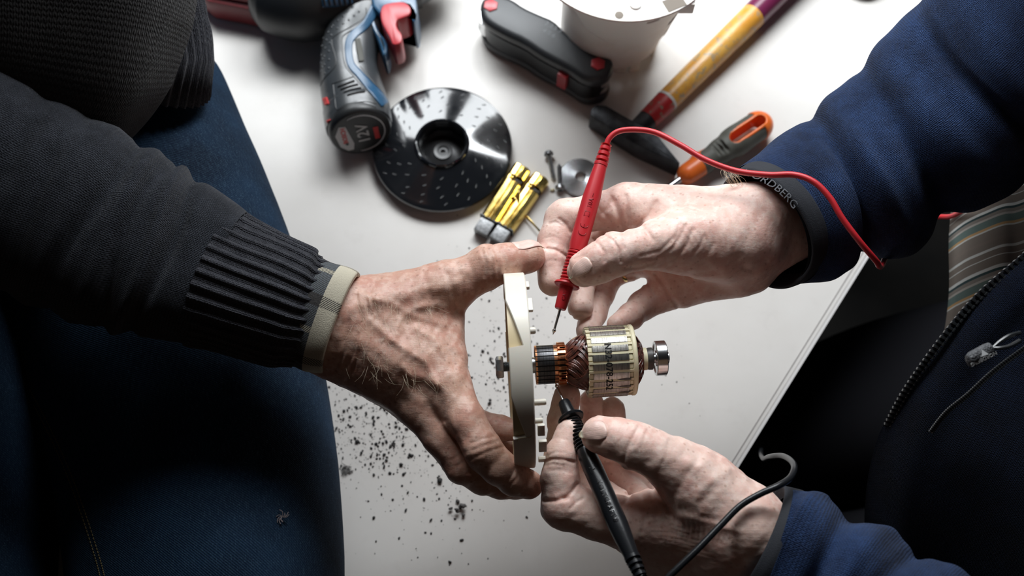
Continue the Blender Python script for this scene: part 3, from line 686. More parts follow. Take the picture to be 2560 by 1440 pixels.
x = g.ramp(t, [(0, (.17, .145, .125)), (0.10, (.17, .145, .125)), (0.105, (.52, .54, .52)), (0.14, (.52, .54, .52)), (0.145, (.17, .145, .125)), (0.24, (.18, .15, .13)), (0.245, (.5, .52, .5)), (0.26, (.17, .145, .125)), (0.40, (.18, .15, .13)),
    (0.405, (.55, .57, .55)), (0.45, (.55, .57, .55)), (0.455, (.02, .05, .055)), (0.49, (.02, .05, .055)), (0.50, (.20, .18, .16)), (0.56, (.36, .34, .31)), (0.60, (.10, .15, .14)), (0.72, (.10, .15, .14)), (0.73, (.42, .26, .12)), (0.76, (.42, .26, .12)), (0.77, (.5, .52, .5)), (0.80, (.17, .145, .125)), (0.95, (.18, .15, .13))])
for nd in g.nt.nodes:
    if nd.type == 'VALTORGB': nd.color_ramp.interpolation = 'CONSTANT'
wv = g.noise(g.mapping(uv, (2500, 2500, 1)), 1, 2); g.base(g.mix(g.math('MULTIPLY', wv, 0.3), x, (0.1, 0.09, 0.08))); g.normal(g.bump(wv, 0.5, 0.0004))
patch('striped_shirt', [[(2448, 330, .150), (2450, 450, .150), (2446, 560, .148), (2442, 700, .14), (2425, 850, .12), (2400, 1000, .10)], [(2520, 320, .17), (2520, 440, .17), (2520, 550, .168), (2520, 690, .16), (2520, 840, .145), (2500, 1000, .12)], [(2620, 300, .19), (2620, 410, .19), (2620, 530, .188), (2620, 670, .175), (2620, 820, .165), (2600, 1000, .14)], [(2800, 260, .21), (2800, 380, .21), (2800, 500, .2), (2800, 640, .19), (2800, 800, .18), (2800, 1000, .15)]], M_shirt, 10, fel, 0.002,
      lambda a, b: 0.002*np.sin(b*22+a*3)+0.0015*np.sin(a*14)-0.05*np.exp(-b*9), label='grey and green striped shirt under the jacket')
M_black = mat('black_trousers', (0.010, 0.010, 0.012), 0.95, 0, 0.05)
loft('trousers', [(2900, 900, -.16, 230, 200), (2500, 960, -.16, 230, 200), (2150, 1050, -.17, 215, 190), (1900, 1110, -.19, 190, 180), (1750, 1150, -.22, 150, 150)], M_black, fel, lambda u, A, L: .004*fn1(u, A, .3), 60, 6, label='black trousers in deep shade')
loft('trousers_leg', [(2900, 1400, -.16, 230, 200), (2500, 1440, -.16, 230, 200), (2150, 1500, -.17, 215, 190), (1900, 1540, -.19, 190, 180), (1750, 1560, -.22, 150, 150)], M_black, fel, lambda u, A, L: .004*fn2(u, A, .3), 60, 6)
loft('jacket_back', [(2950, 200, .30, 330, 260), (2960, 500, .22, 360, 280), (2960, 800, .12, 370, 300), (2950, 1050, .0, 360, 300), (2930, 1300, -.12, 330, 280)], M_fleece_shade, fel, lambda u, A, L: .006*fn2(u, A, .4), 60, 6, label='navy body of the jacket with shade in its colour')
# zip teeth
M_zip = mat('zip_plastic', (0.02, 0.022, 0.024), 0.28, 0, 0.6)
def zipper(pts, name, nt, sz):
    pth, _ = smooth_path([P(*p) for p in pts], [0]*len(pts), 24); L = [0]
    for a, b in zip(pth[:-1], pth[1:]): L.append(L[-1]+(b-a).length)
    tape = MB(); tape.tube(pth[::4], sz*0.75, 8, 0, True, 0.35); root = part(name, tape, M_band, fel)
    one = None
    for k in range(nt):
        s_ = L[-1]*(k+0.5)/nt; i = max(j for j in range(len(L)) if L[j] <= s_); i = min(i, len(pth)-2)
        p = pth[i].lerp(pth[i+1], (s_-L[i])/max(L[i+1]-L[i], 1e-9)); t_ = (pth[i+1]-pth[i]).normalized()
        M = axis(p+TOCAM*sz*0.35, TOCAM, t_)
        if one is None:
            mb = MB().box((0, 0, 0), sz*0.62, sz*1.5, sz*0.9, None, sz*0.12); mb.box((0, sz*0.62, sz*0.15), sz*0.95, sz*0.45, sz*0.9, None, sz*0.12)
            one = raw('zip_tooth', mb.v, mb.f, M_zip, None, True); one.data.set_sharp_from_angle(angle=0.6)
            one.parent = root; off = WM[root.name]; MM = M.copy(); MM.translation -= off; one.matrix_local = MM
        else: linked('zip_tooth', one, M, root)
    return pth
zipper([(2640, 565, .240), (2560, 640, .229), (2440, 745, .209), (2345, 860, .189), (2262, 978, .160), (2215, 1065, .135)], 'front_zip', 46, 0.0030)
zipper([(2640, 815, .262), (2560, 870, .252), (2480, 930, .240), (2420, 985, .229), (2365, 1030, .216), (2325, 1080, .202)], 'pocket_zip', 64, 0.0017)
# zip pull
pm = mat('zip_pull_rubber', (0.07, 0.072, 0.078), 0.6); g = NT(pm); g.normal(g.bump(g.vor(g.coord(), 900), 0.8, 0.0006))
a = P(2418, 905, .262); b = P(2478, 872, .262); d_ = (b-a); mb = MB().tube([a, a+d_*.06, a+d_*.2, a+d_*.8, a+d_*.97, b], [.0012, .0036, .0047, .0047, .0043, .002], 20, 0, True, 0.8)
pull = part('zip_pull', mb, pm, fel, label='dark grey rubber zip pull with white mountain mark')
M_white = mat('white_print', (0.75, 0.77, 0.78), 0.6)
MT = axis((a+b)/2+TOCAM*0.0041, TOCAM, -d_)
mb = text_on(MB(), 'NORDBERG', 0.0030, lambda v: MT @ Vector((v.x, v.y+.0018, v.z-abs(v.y+.0018)*.15)), 0.0001, 0.00004)
mb.add([MT @ Vector(p) for p in [(-.0035, .0006, 0.0001), (-.0012, -.0034, -.0003), (0.0004, -.0004, 0), (.0006, -.0006, 0), (.0020, -.0022, -.0002), (.0036, .0006, 0), (.0008, .0001, 0)]], [(0, 1, 2, 6), (3, 4, 5, 6)])
part('pull_logo', mb, M_white, pull)
mb = MB(); e0 = P(2482, 870, .262)
for s_ in (-1, 1): mb.tube([e0, P(2500, 862+s_*8, .263), P(2525, 852+s_*13, .263), P(2550, 842+s_*10, .262)], [.0009, .0011, .0013, .0013], 8, 6)
part('zip_slider', mb, M_zip, fel, label='black zip slider loop')
# wording on the cuff bindings
MT = axis(P(1932, 462, .232), TOCAM+Vector((-.1, .5, 0)), P(2000, 520, .232)-P(1912, 447, .232))
part('binding_lettering', text_on(MB(), 'NORDBERG', 0.0078, lambda v: MT @ Vector((v.x, v.y-9*v.x*v.x, v.z-2*v.x*v.x)), 0.0002), mat('binding_letter', (0.055, 0.058, 0.068), 0.7), fel)
# heads and shoulders, above and outside the picture but over the table
hd = mat('skin_face', (0.36, 0.15, 0.10), 0.55); plain_noise(hd, 60, (0.32, 0.13, 0.09), (0.42, 0.20, 0.14), 0.2, 300)
hd2 = mat('skin_face_tanned', (0.36, 0.17, 0.11), 0.55); M_hairg = mat('grey_hair', (0.12, 0.11, 0.10), 0.8)
def head(chin, crown, face, m, par, neck):
    """chin and crown points, face = direction looked at"""
    c0 = np.array(chin); up_ = np.array(crown)-c0; H = np.linalg.norm(up_); up_ = up_/H; f = np.array(face, float); f -= up_*f.dot(up_); f /= np.linalg.norm(f); sd_ = np.cross(up_, f)
    q = lambda a, b, c: c0+up_*a*H+f*b*H+sd_*c*H
    pts_ = np.array([c0, np.array(crown), q(.5, -.9, 0), q(.5, .2, .5), q(.5, .2, -.5), np.array(neck)]); F_ = Field(pts_.min(0)-.07, pts_.max(0)+.07, .0032)
    K = lambda a, b, ra, rb, k=.012: F_.cone(q(*a), q(*b), ra*H, rb*H, k)
    K((.13, -.10, 0), (.16, -.22, .16), .12, .12, .03); K((.13, -.10, 0), (.16, -.22, -.16), .12, .12, .03)
    K((.62, -.36, 0), (.66, -.50, 0), .34, .34, .03); K((.30, -.22, 0), (.60, -.28, 0), .24, .30, .03)
    K((.58, -.02, 0), (.40, .07, 0), .035, .060, .012); K((.38, .02, .05), (.38, .02, -.05), .03, .03, .008)
    K((.60, -.04, .14), (.60, -.04, -.14), .05, .05, .02); F_.cut(q(.52, .03, .15), q(.52, .03, .15), .055*H, .055*H, .01); F_.cut(q(.52, .03, -.15), q(.52, .03, -.15), .055*H, .055*H, .01)
    K((.52, -.04, .15), (.52, -.04, .15), .05, .05, .004); K((.52, -.04, -.15), (.52, -.04, -.15), .05, .05, .004)
    K((.26, .0, .10), (.26, .0, -.10), .03, .03, .010); K((.22, -.01, .08), (.22, -.01, -.08), .032, .032, .006)
    for s_ in (1, -1): K((.55, -.38, .33*s_), (.40, -.34, .35*s_), .06, .04, .006)
    F_.cone(q(.2, -.45, 0), np.array(neck), .24*H, .28*H, .03)
    v_, f_ = F_.mesh(); raw('head', v_, f_, m, par)
    G_ = Field(pts_.min(0)-.07, pts_.max(0)+.07, .004)
    G_.cone(q(.70, -.42, 0), q(.66, -.56, 0), .355*H, .350*H, .03); G_.cone(q(.45, -.62, 0), q(.66, -.56, 0), .24*H, .34*H, .03)
    G_.cut(q(.55, .02, .1), q(.55, .02, -.1), .26*H, .26*H, .03)
    v_, f_ = G_.mesh(); raw('hair', v_, f_, M_hairg, par)
ch = P(2548, -40, .400)
head(ch, ch+Vector((.10, .13, .13)), (-.75, -.1, -.65), hd, fel, ch+Vector((.17, -.01, -.08)))
ch = Vector((-.20, .13, .62)); head(ch, ch+Vector((.03, .10, .20)), (.8, -.45, -.4), hd2, man, Vector((-.30, .22, .60)))  # unseen head, leaned in to shade the lower left
Fb = Field(np.array([-.72, -.12, .14]), np.array([-.02, .52, .70]), .006)  # unseen upper torso, added to keep window light off the lower left
for a, b, ra, rb_ in (((-.46, .06, .26), (-.40, .20, .46), .13, .145), ((-.40, .20, .46), (-.33, .27, .54), .13, .09), ((-.48, .05, .52), (-.20, .38, .50), .075, .075), ((-.50, .04, .50), (-.48, -.04, .34), .06, .055), ((-.20, .38, .48), (-.16, .34, .34), .055, .05)): Fb.cone(np.array(a), np.array(b), ra, rb_, .05)
v_, f_ = Fb.mesh(); raw('sweater_shoulders', v_, f_, plain_noise(mat('charcoal_plain', (.04, .04, .045), .95, 0, .1), 90, (.028, .030, .034), (.06, .062, .07), .4, 700), man, label='unseen charcoal sweater over chest and shoulders, leaned in for shade')
# fluff on the jeans, hairs on the tanned hand
M_hair = mat('body_hair', (0.75, 0.62, 0.45), 0.4, 0, 0.6, Alpha=1.0)
cu = bpy.data.curves.new('arm_hair', 'CURVE'); cu.dimensions = '3D'; cu.bevel_depth = 0.00005; cu.bevel_resolution = 0; cu.resolution_u = 6
hr = np.random.RandomState(5)
for _ in range(170):
    t_ = hr.rand(); px = 880+t_*240+hr.randn()*14; py = 715+hr.rand()*210+t_*55
    s0 = P(px, py, .226); q = F1.drop(s0, TOCAM, 0.0) if False else None
    p = Vector(P(px, py, .232)); ok = False
    for _k in range(70):
        d_ = F1.at(p)
        if d_ < 0.0002: ok = True; break
        p = p+ray(px, py)*max(d_*0.8, .0002)
    if not ok or d_ > .001: continue
    di = Vector((0.35+hr.randn()*.35, -.9+hr.randn()*.4, 0.10)).normalized(); ln = .006+.007*hr.rand(); cv = hr.randn()*.0022
    sp = cu.splines.new('BEZIER'); sp.bezier_points.add(2); sd = di.cross(TOCAM)
    for k, bp in enumerate(sp.bezier_points):
        f = k/2; bp.co = p+di*ln*f+TOCAM*(.0016*math.sin(f*2.2))+sd*cv*f*f*2-Vector(WM[man.name]); bp.handle_left_type = bp.handle_right_type = 'AUTO'; bp.radius = 1.0-.6*f
cu.materials.append(M_hair); ho = bpy.data.objects.new('arm_hair', cu); COL.objects.link(ho); ho.parent = man; ho['kind'] = 'stuff'
cu = bpy.data.curves.new('wrist_hair', 'CURVE'); cu.dimensions = '3D'; cu.bevel_depth = 0.00006; cu.resolution_u = 6
for _ in range(26):
    x_, y_ = 1826+hr.rand()*46, 470+hr.randn()*4; a = P(x_, y_, .212)-WM[fel.name]; b = P(x_-12-hr.rand()*18, y_-16-hr.rand()*20, .222)-WM[fel.name]; c_ = P(x_-14-hr.rand()*22, y_-30-hr.rand()*16, .220)-WM[fel.name]
    sp = cu.splines.new('BEZIER'); sp.bezier_points.add(2)
    for bp, q in zip(sp.bezier_points, (a, b, c_)): bp.co = q; bp.handle_left_type = bp.handle_right_type = 'AUTO'
cu.materials.append(M_hair); ho = bpy.data.objects.new('wrist_hair', cu); COL.objects.link(ho); ho.parent = fel; ho['kind'] = 'stuff'
mb = MB()
cp = P(706, 1292, .150)
for k in range(14):
    a = hr.rand()*6.28; l = .002+.003*hr.rand(); mb.tube([cp+Vector((0, 0, .0005)), cp+Vector((math.cos(a)*l*.6, math.sin(a)*l*.6, .0015)), cp+Vector((math.cos(a+.5)*l, math.sin(a+.5)*l, .0008+.001*hr.rand()))], .0003, 5, 3)
tag(part('lint', mb, mat('lint', (0.22, 0.19, 0.2), 1)), 'grey tuft of lint on the lower part of the blue jeans', 'lint')
# ---------------------------------------------------------------- motor rotor and its white cover
RA = P(1250, 918, .190); RB = P(1672, 894, .190); AX = (RB-RA).normalized(); RK = S(1460, 905, .190)
NEAR = (TOCAM-AX*TOCAM.dot(AX)).normalized(); UPI = AX.cross(NEAR)*1.0
if UPI.y < 0: UPI = -UPI
MR = Matrix((NEAR, AX.cross(NEAR), AX)).transposed().to_4x4(); MR.translation = RA     # local X to camera, Z along the shaft
sgn = 1 if AX.cross(NEAR).y > 0 else -1
def sx(px): # pixel column -> distance along the shaft
    lo_, hi_ = -0.05, 0.2
    for _ in range(40):
        m_ = (lo_+hi_)/2; q = RA+AX*m_; d_ = RC.transposed() @ (q-CP); X = 1280+FPX*d_.x/-d_.z
        if X < px: lo_ = m_
        else: hi_ = m_
    return lo_
M_steel = mat('bright_steel', (0.62, 0.63, 0.64), 0.22, 1.0)
M_zinc = mat('zinc_steel', (0.42, 0.43, 0.44), 0.34, 1.0); plain_noise(M_zinc, 300, (0.34, 0.35, 0.36), (0.50, 0.51, 0.52), 0.15, 900)
M_copper = mat('copper', (0.80, 0.36, 0.19), 0.30, 1.0)
rot = thing('motor_rotor', RA, 'electric motor rotor with copper commutator held between the hands', 'motor rotor')
# bolt
a0, a1, a2, a3 = sx(1240), sx(1259), sx(1262), sx(1276)
mb = MB(); hexr = 28*RK
hp = [(hexr*math.cos(i*PI/3+.25), hexr*math.sin(i*PI/3+.25)) for i in range(6)]
mb.prism(hp, a0, a1, 0.0009, MR); mb.lathe([(0, a0-.0003), (hexr*.8, a0-.0003), (hexr*.83, a0+.0004), (0, a0+.0004)], MR, 32)
part('bolt_head', mb, M_zinc, rot, 30, label='hexagonal bolt head')
thr = []; 
for k in range(9): z = a1-.0005+k*(a3-a1)/8; thr += [(13*RK, z), (10.5*RK, z+(a3-a1)/16)]
part('bolt_thread', MB().lathe(thr, MR, 24), M_zinc, rot)
part('shaft', MB().lathe([(0, a3-.004), (9*RK, a3-.004), (9*RK, sx(1320)), (20*RK, sx(1320)), (20*RK, sx(1340)), (9*RK, sx(1340)), (9*RK, sx(1628)), (12*RK, sx(1628)), (12*RK, sx(1664)), (14*RK, sx(1665)), (14.5*RK, sx(1667)), (14*RK, sx(1671)), (10*RK, sx(1673)), (0, sx(1673))], MR, 40), M_zinc, rot)
# commutator
c0, c1, c2, c3 = sx(1338), sx(1388), sx(1398), sx(1413); rc = 48.5*RK
M_slot = mat('commutator_slot', (0.008, 0.008, 0.009), 0.7)
part('commutator_core', MB().lathe([(rc*.6, c0), (rc*.97, c0+.0003), (rc*.97, c3-.0006), (rc*.6, c3)], MR, 48), M_slot, rot)
M_bar = mat('commutator_copper', (0.70, 0.32, 0.17), 0.33, 1.0); g = NT(M_bar); ob = g.coord(); sep = g.n('ShaderNodeSeparateXYZ'); g.l(ob, sep.inputs[0])
zz = g.math('ADD', sep.outputs[2], g.math('MULTIPLY', g.math('SUBTRACT', g.noise(ob, 900, 3), .5), .0012))
f = g.math('MULTIPLY', g.math('GREATER_THAN', zz, c0+.0011), g.math('LESS_THAN', zz, c1-.0010))
gn = g.noise(g.mapping(ob, (120, 120, 5200)), 1, 3, .7); dk = g.ramp(gn, [(.35, (.05, .05, .053)), (.60, (.10, .10, .105)), (.78, (.26, .25, .26))])
g.base(g.mix(f, g.ramp(gn, [(.3, (.55, .2, .08)), (.6, (.85, .42, .22))]), dk)); g.rough(g.math('ADD', g.math('MULTIPLY', f, .12), .28)); g.normal(g.bump(gn, .25, .0002))
NB = 24; bar = None
for k in range(NB):
    MB_ = MR @ Matrix.Rotation(2*PI*(k+.5)/NB, 4, 'Z')
    if bar is None:
        mb = MB(); wa = 2*PI/NB*.385; ps = []
        for i in range(5): a = -wa+2*wa*i/4; ps.append((rc*math.cos(a), rc*math.sin(a)))
        for i in range(5): a = wa-2*wa*i/4; ps.append((rc*.9*math.cos(a), rc*.9*math.sin(a)))
        mb.prism(ps, c0, c2, .0001)
        hk = [(rc*1.0, -.0009), (rc*1.0, .0009), (rc*1.11, .0009), (rc*1.11, -.0009)]
        mb.prism(hk, c2-.0012, c3, .0002); mb.box((rc*1.0, 0, (c2+c3)/2), rc*.22, .0019, c3-c2, None, .0002)
        pass
        bar = raw('commutator_bar', mb.v, mb.f, M_bar, None, True); bar.data.set_sharp_from_angle(angle=.6); bar.parent = rot; MM = MB_.copy(); MM.translation -= WM[rot.name]; bar.matrix_local = MM; WM[bar.name] = WM[rot.name]
    else: linked('commutator_bar', bar, MB_, rot)
# windings
M_wire = mat('enamelled_wire', (0.11, 0.030, 0.020), 0.28, 0.0, 0.7, Coat_Weight=0.5); g = NT(M_wire); ob = g.coord()
g.base(g.ramp(g.noise(ob, 260, 3), [(.35, (.045, .014, .011)), (.6, (.15, .040, .026)), (.75, (.32, .09, .05))]))
w0, w1 = sx(1408), sx(1470)
def wprof(t, right=False):
    if not right: # t 0 at the commutator, 1 at the core
        return (37+37*t**.85-4*max(0, t-.85)/.15)*RK
    return (76-34*t**1.1)*RK
mb = MB().lathe([(wprof(i/12)*.93, w0+(w1-w0)*i/12) for i in range(13)], MR, 48)
part('winding_core', mb, M_wire, rot)
mb = MB(); wr = np.random.RandomState(2)
def bundle(mb, z0, z1, prof, n, tw, rw):
    for k in range(n):
        a = 2*PI*wr.rand(); da = tw*(1 if wr.rand() < .5 else -1)*(0.6+.6*wr.rand()); lift = wr.rand()*.0016; ps = []
        for i in range(8):
            t = i/7; aa = a+da*(t-.2*math.sin(t*PI)); r_ = prof(t)*(.97)+lift*math.sin(t*PI); p = Vector((r_*math.cos(aa), r_*math.sin(aa), z0+(z1-z0)*t)); ps.append(MR @ p)
        for q in range(3): mb.tube([p+AX.cross(p-RA).normalized()*(.00078*(q-1)) for p in ps], rw, 5, 2, False)
bundle(mb, w0, w1, wprof, 90, .95, .00038)
tag(part('winding_wire', mb, M_wire, rot, 80), None, None, kind='stuff')
x0, x1 = sx(1578), sx(1599)
mb = MB().lathe([(wprof(i/8, True)*.95, x0+(x1-x0)*i/8) for i in range(9)], MR, 48); part('winding_core', mb, M_wire, rot)
mb = MB(); bundle(mb, x0-.001, x1+.001, lambda t: wprof(t, True), 80, .6, .00042); tag(part('winding_wire', mb, M_wire, rot, 80), None, None, kind='stuff')
mb = MB()
for k in range(24):
    a = 2*PI*(k+.5)/24
    for q in range(3):
        ps = []
        for i in range(5):
            t = i/4; r_ = rc*(1.0-.06*math.sin(t*PI))+(wprof(.10)-rc)*t; aa = a+.03*q+.25*t; ps.append(MR @ Vector((r_*math.cos(aa), r_*math.sin(aa), c3-.0006+t*.0042)))
        mb.tube(ps, .00032, 5, 2, False)
tag(part('lead_wire', mb, mat('bare_wire', (0.62, 0.22, 0.10), .3, .9), rot, 80), None, None, kind='stuff')
# laminated core
k0, k1 = sx(1474), sx(1562); f0, f1 = sx(1464), sx(1573); rk = 89*RK
M_lam = mat('lamination_steel', (0.50, 0.49, 0.47), .38, 1.0); g = NT(M_lam); ob = g.coord(); sep = g.n('ShaderNodeSeparateXYZ'); g.l(ob, sep.inputs[0])
st = g.noise(g.mapping(ob, (40, 40, 3300)), 1, 2, .8); g.base(g.ramp(st, [(.38, (.20, .185, .165)), (.56, (.60, .585, .55))])); g.normal(g.bump(st, .7, .00035))
M_nomex = mat('slot_insulation', (0.70, 0.64, 0.44), .5, 0, .4, Subsurface_Weight=.15, Subsurface_Scale=.001)
part('core_hub', MB().lathe([(rk*.4, f0+.0004), (rk*.93, f0+.0004), (rk*.93, f1), (rk*.4, f1)], MR, 64), M_nomex, rot, label='cream insulated hub')
tooth = ins = None; NT_ = 24
for k in range(NT_):
    MT = MR @ Matrix.Rotation(2*PI*(k+.35)/NT_, 4, 'Z')
    if tooth is None:
        wa = 2*PI/NT_*.335; ps = [(rk*math.cos(a), rk*math.sin(a)) for a in np.linspace(-wa, wa, 5)]+[(rk*.9*math.cos(a), rk*.9*math.sin(a)) for a in np.linspace(wa, -wa, 3)]
        mb = MB().prism(ps, k0, k1, .00012); tooth = raw('core_tooth', mb.v, mb.f, M_lam, None, True); tooth.data.set_sharp_from_angle(angle=.5)
        wb = 2*PI/NT_*.15; a_ = 2*PI/NT_/2; mb = MB()
        ps = [(rk*.985*math.cos(a_+a), rk*.985*math.sin(a_+a)) for a in np.linspace(-wb, wb, 5)]+[(rk*.9*math.cos(a_+a), rk*.9*math.sin(a_+a)) for a in np.linspace(wb, -wb, 3)]
        mb.prism(ps, f0, f1, .00035)
        for z_a, z_b in ((f0-.0001, k0), (k1, f1-.0005)):
            ps = [(rk*.965*math.cos(a), rk*.965*math.sin(a)) for a in np.linspace(-wa*.72, wa*.72, 4)]+[(rk*.88*math.cos(a), rk*.88*math.sin(a)) for a in np.linspace(wa*.72, -wa*.72, 3)]
            mb.prism(ps, z_a, z_b, .0003)
        ins = raw('slot_insulator', mb.v, mb.f, M_nomex, None, True); ins.data.set_sharp_from_angle(angle=.6)
        for o in (tooth, ins): o.parent = rot; MM = MT.copy(); MM.translation -= WM[rot.name]; o.matrix_local = MM; WM[o.name] = WM[rot.name]
    else: linked('core_tooth', tooth, MT, rot); linked('slot_insulator', ins, MT, rot)
part('end_flange', MB().lathe([(rk*.5, f1-.0004), (rk*.97, f1-.0004), (rk*1.0, f1+.0004), (rk*1.0, f1+.0020), (rk*.97, f1+.0027), (rk*.5, f1+.0027)], MR, 72), M_nomex, rot, label='cream plastic end flange')
part('sleeve_collar', MB().lathe([(11*RK, x1-.0015), (29*RK, x1-.0015), (28*RK, sx(1616)), (11*RK, sx(1616))], MR, 40), M_nomex, rot, label='cream collar')
M_epoxy = plain_noise(mat('dark_resin', (0.04, 0.037, 0.034), .45), 400, (.03, .028, .026), (.06, .055, .05))
part('resin_collar', MB().lathe([(11*RK, sx(1614)), (26*RK, sx(1615)), (28*RK, sx(1622)), (28*RK, sx(1630)), (24*RK, sx(1632)), (11*RK, sx(1632))], MR, 40), M_epoxy, rot, label='dark resin collar')
rb_ = 44*RK; b0, b1 = sx(1637), sx(1664)
part('bearing', MB().lathe([(13*RK, b0), (20*RK, b0), (20*RK, b0+.0006), (36*RK, b0+.0006), (37*RK, b0), (rb_-.0004, b0), (rb_, b0+.0005), (rb_, b1-.0005), (rb_-.0004, b1), (37*RK, b1), (36*RK, b1-.0006), (20*RK, b1-.0006), (20*RK, b1), (13*RK, b1)], MR, 64), M_steel, rot, label='polished ball bearing')
# black printed number on the core
zt_ = sx(1512); 
def on_core(v): # up of the letters along +shaft, reading downwards
    a = -sgn*(v.x)/rk-sgn*.12; r_ = rk+.00004+abs(v.z)*.3
    return MR @ Vector((r_*math.cos(a), r_*math.sin(a), zt_+v.y))
part('printed_number', text_on(MB(), 'N32-078-252', .0058, on_core, .00006, .00012, 1.02), mat('black_ink', (.012, .012, .014), .6), rot)
# burr cuts near the lower right of the core
for k, yy in enumerate((946, 965, 981)):
    an = -sgn*math.asin(min(.98, (yy-906)/91)); r_ = rk+.00005; mb = MB(); zc = sx(1551)
    for j in range(2):
        pass
    ps = [(-.0052, 0), (-.003, .0007), (.001, .0010), (.0036, .0008), (.0036, -.0006), (.001, -.0008), (-.003, -.0004)]
    vs = [MR @ Vector((r_*math.cos(an+y/rk), r_*math.sin(an+y/rk), zc+x)) for x, y in ps]; vs += [v-NEAR*.0006 for v in vs]
    n = len(ps); mb.add(vs, [tuple(range(n)), tuple(range(n, 2*n))[::-1]]+[(i, (i+1) % n, n+(i+1) % n, n+i) for i in range(n)])
    part('balance_notch', mb, M_epoxy, rot)

# white plastic cover, seen on edge
M_wp = mat('ivory_plastic', (0.74, 0.68, 0.57), .36, 0, .45, Subsurface_Weight=.12, Subsurface_Scale=.002); g = NT(M_wp); ob = g.coord()
g.base(g.mix(g.math('MULTIPLY', g.ramp(g.noise(ob, 45, 5, .7), [(.55, (0, 0, 0)), (.75, (1, 1, 1))]), .35), (0.78, 0.735, 0.64), (0.55, 0.44, 0.28)))
cvr = thing('motor_cover', RA+AX*sx(1300), 'round ivory plastic motor cover seen on edge between thumb and fingers', 'plastic cover')
KC = S(1305, 928, .190); MCv = MR.copy(); MCv.translation = RA-Vector((0, (928-918)*KC, 0))
RCV = 243*KC; s0, s1 = sx(1271), sx(1323)
def cell(an): # an: angle towards image top from the camera side; returns left edge
    d = math.degrees(an)
    f = 0
    if 17 < d < 47: f = (47-d)/30*.66
    if -36 < d < -10: f = (-10-d)/26*.60
    for c_ in (130, -130):
        if c_ < d < c_+28: f = (d-c_)/28*.6
    return s0+(s1-s0)*f
n = 360; vs = []; fs = []; prof_k = 6
for i in range(n):
    a = 2*PI*i/n; an = a*sgn; an = (an+PI) % (2*PI)-PI; l = cell(an)
    for r_, z in ((RCV*.962, l), (RCV-.0006, l), (RCV, l+.0005), (RCV, s1-.0006), (RCV-.0006, s1), (RCV*.962, s1)):
        vs.append(MCv @ Vector((r_*math.cos(a), r_*math.sin(a), z)))
for i in range(n):
    j = (i+1) % n
    for k in range(6): fs.append((i*6+k, j*6+k, j*6+(k+1) % 6, i*6+(k+1) % 6))
mb = MB(); mb.add(vs, fs); part('rim', mb, M_wp, cvr, 35)
M_wp2 = mat('ivory_plastic_yellowed', (0.62, 0.50, 0.30), .4, 0, .4)
mb = MB().lathe([(RCV*.90, s0+.0004), (RCV*.955, s0+.0004), (RCV*.955, s1-.001), (RCV*.90, s1-.001), (RCV*.90, s0+.0004)], MCv, 96)
part('inner_rim', mb, M_wp2, cvr, label='yellowed inner wall seen through the stepped rim')
# face plate with rib slots
mb = MB().lathe([(.009, s0+.004), (RCV*.95, s0+.004), (RCV*.95, s0+.0062), (.0108, s0+.0062), (.0108, s1-.002), (.009, s1-.002)], MCv, 72)
part('face_plate', mb, M_wp, cvr)
for k in range(12):
    MT = MCv @ Matrix.Rotation(2*PI*k/12, 4, 'Z'); mb = MB().box((RCV*.56, 0, s1-.0035), RCV*.66, .0018, .007, MT, .0003); part('rib', mb, M_wp, cvr)
def ang(y, rr): return sgn*math.asin(max(-1, min(1, (928-y)*KC/rr)))
for y, wpx, l0, l1 in ((706, 34, 1317, 1331), (755, 40, 1319, 1334), (1060, 32, 1328, 1345), (1105, 42, 1330, 1349), (1150, 30, 1330, 1347)):
    rr = RCV*.945; MT = MCv @ Matrix.Rotation(ang(y, RCV), 4, 'Z'); h = (wpx*KC)
    part('clip_tab', MB().box((rr, 0, (sx(l0)+sx(l1))/2), .0022, h, sx(l1)-sx(l0), MT, .0005), M_wp, cvr)
for y, rr, l1, r_ in ((823, RCV*.93, 1336, 8), (990, RCV*.80, 1352, 7.5), (1040, RCV*.7, 1344, 7)):
    q = MCv @ (Matrix.Rotation(ang(y, rr), 4, 'Z') @ Vector((rr, 0, 0)))
    part('peg', MB().lathe([(0, s1-.004), (r_*KC, s1-.004), (r_*KC, sx(l1)-.001), (r_*KC*.8, sx(l1)), (0, sx(l1))], Matrix.Translation(q-MCv.translation) @ MCv, 24), M_wp, cvr)
mb = MB(); 
rr = RCV+.0001
for a_, b_ in (((1283, 1068), (1312, 1067)), ((1283, 1068), (1280, 1076)), ((1312, 1067), (1313, 1063)),):
    q = []
    for (x, y) in (a_, b_): an = ang(y, RCV); q.append(MCv @ Vector((rr*math.cos(an), rr*math.sin(an), sx(x))))
    mb.tube(q, .00022, 5)
part('seam_line', mb, M_wp2, cvr)

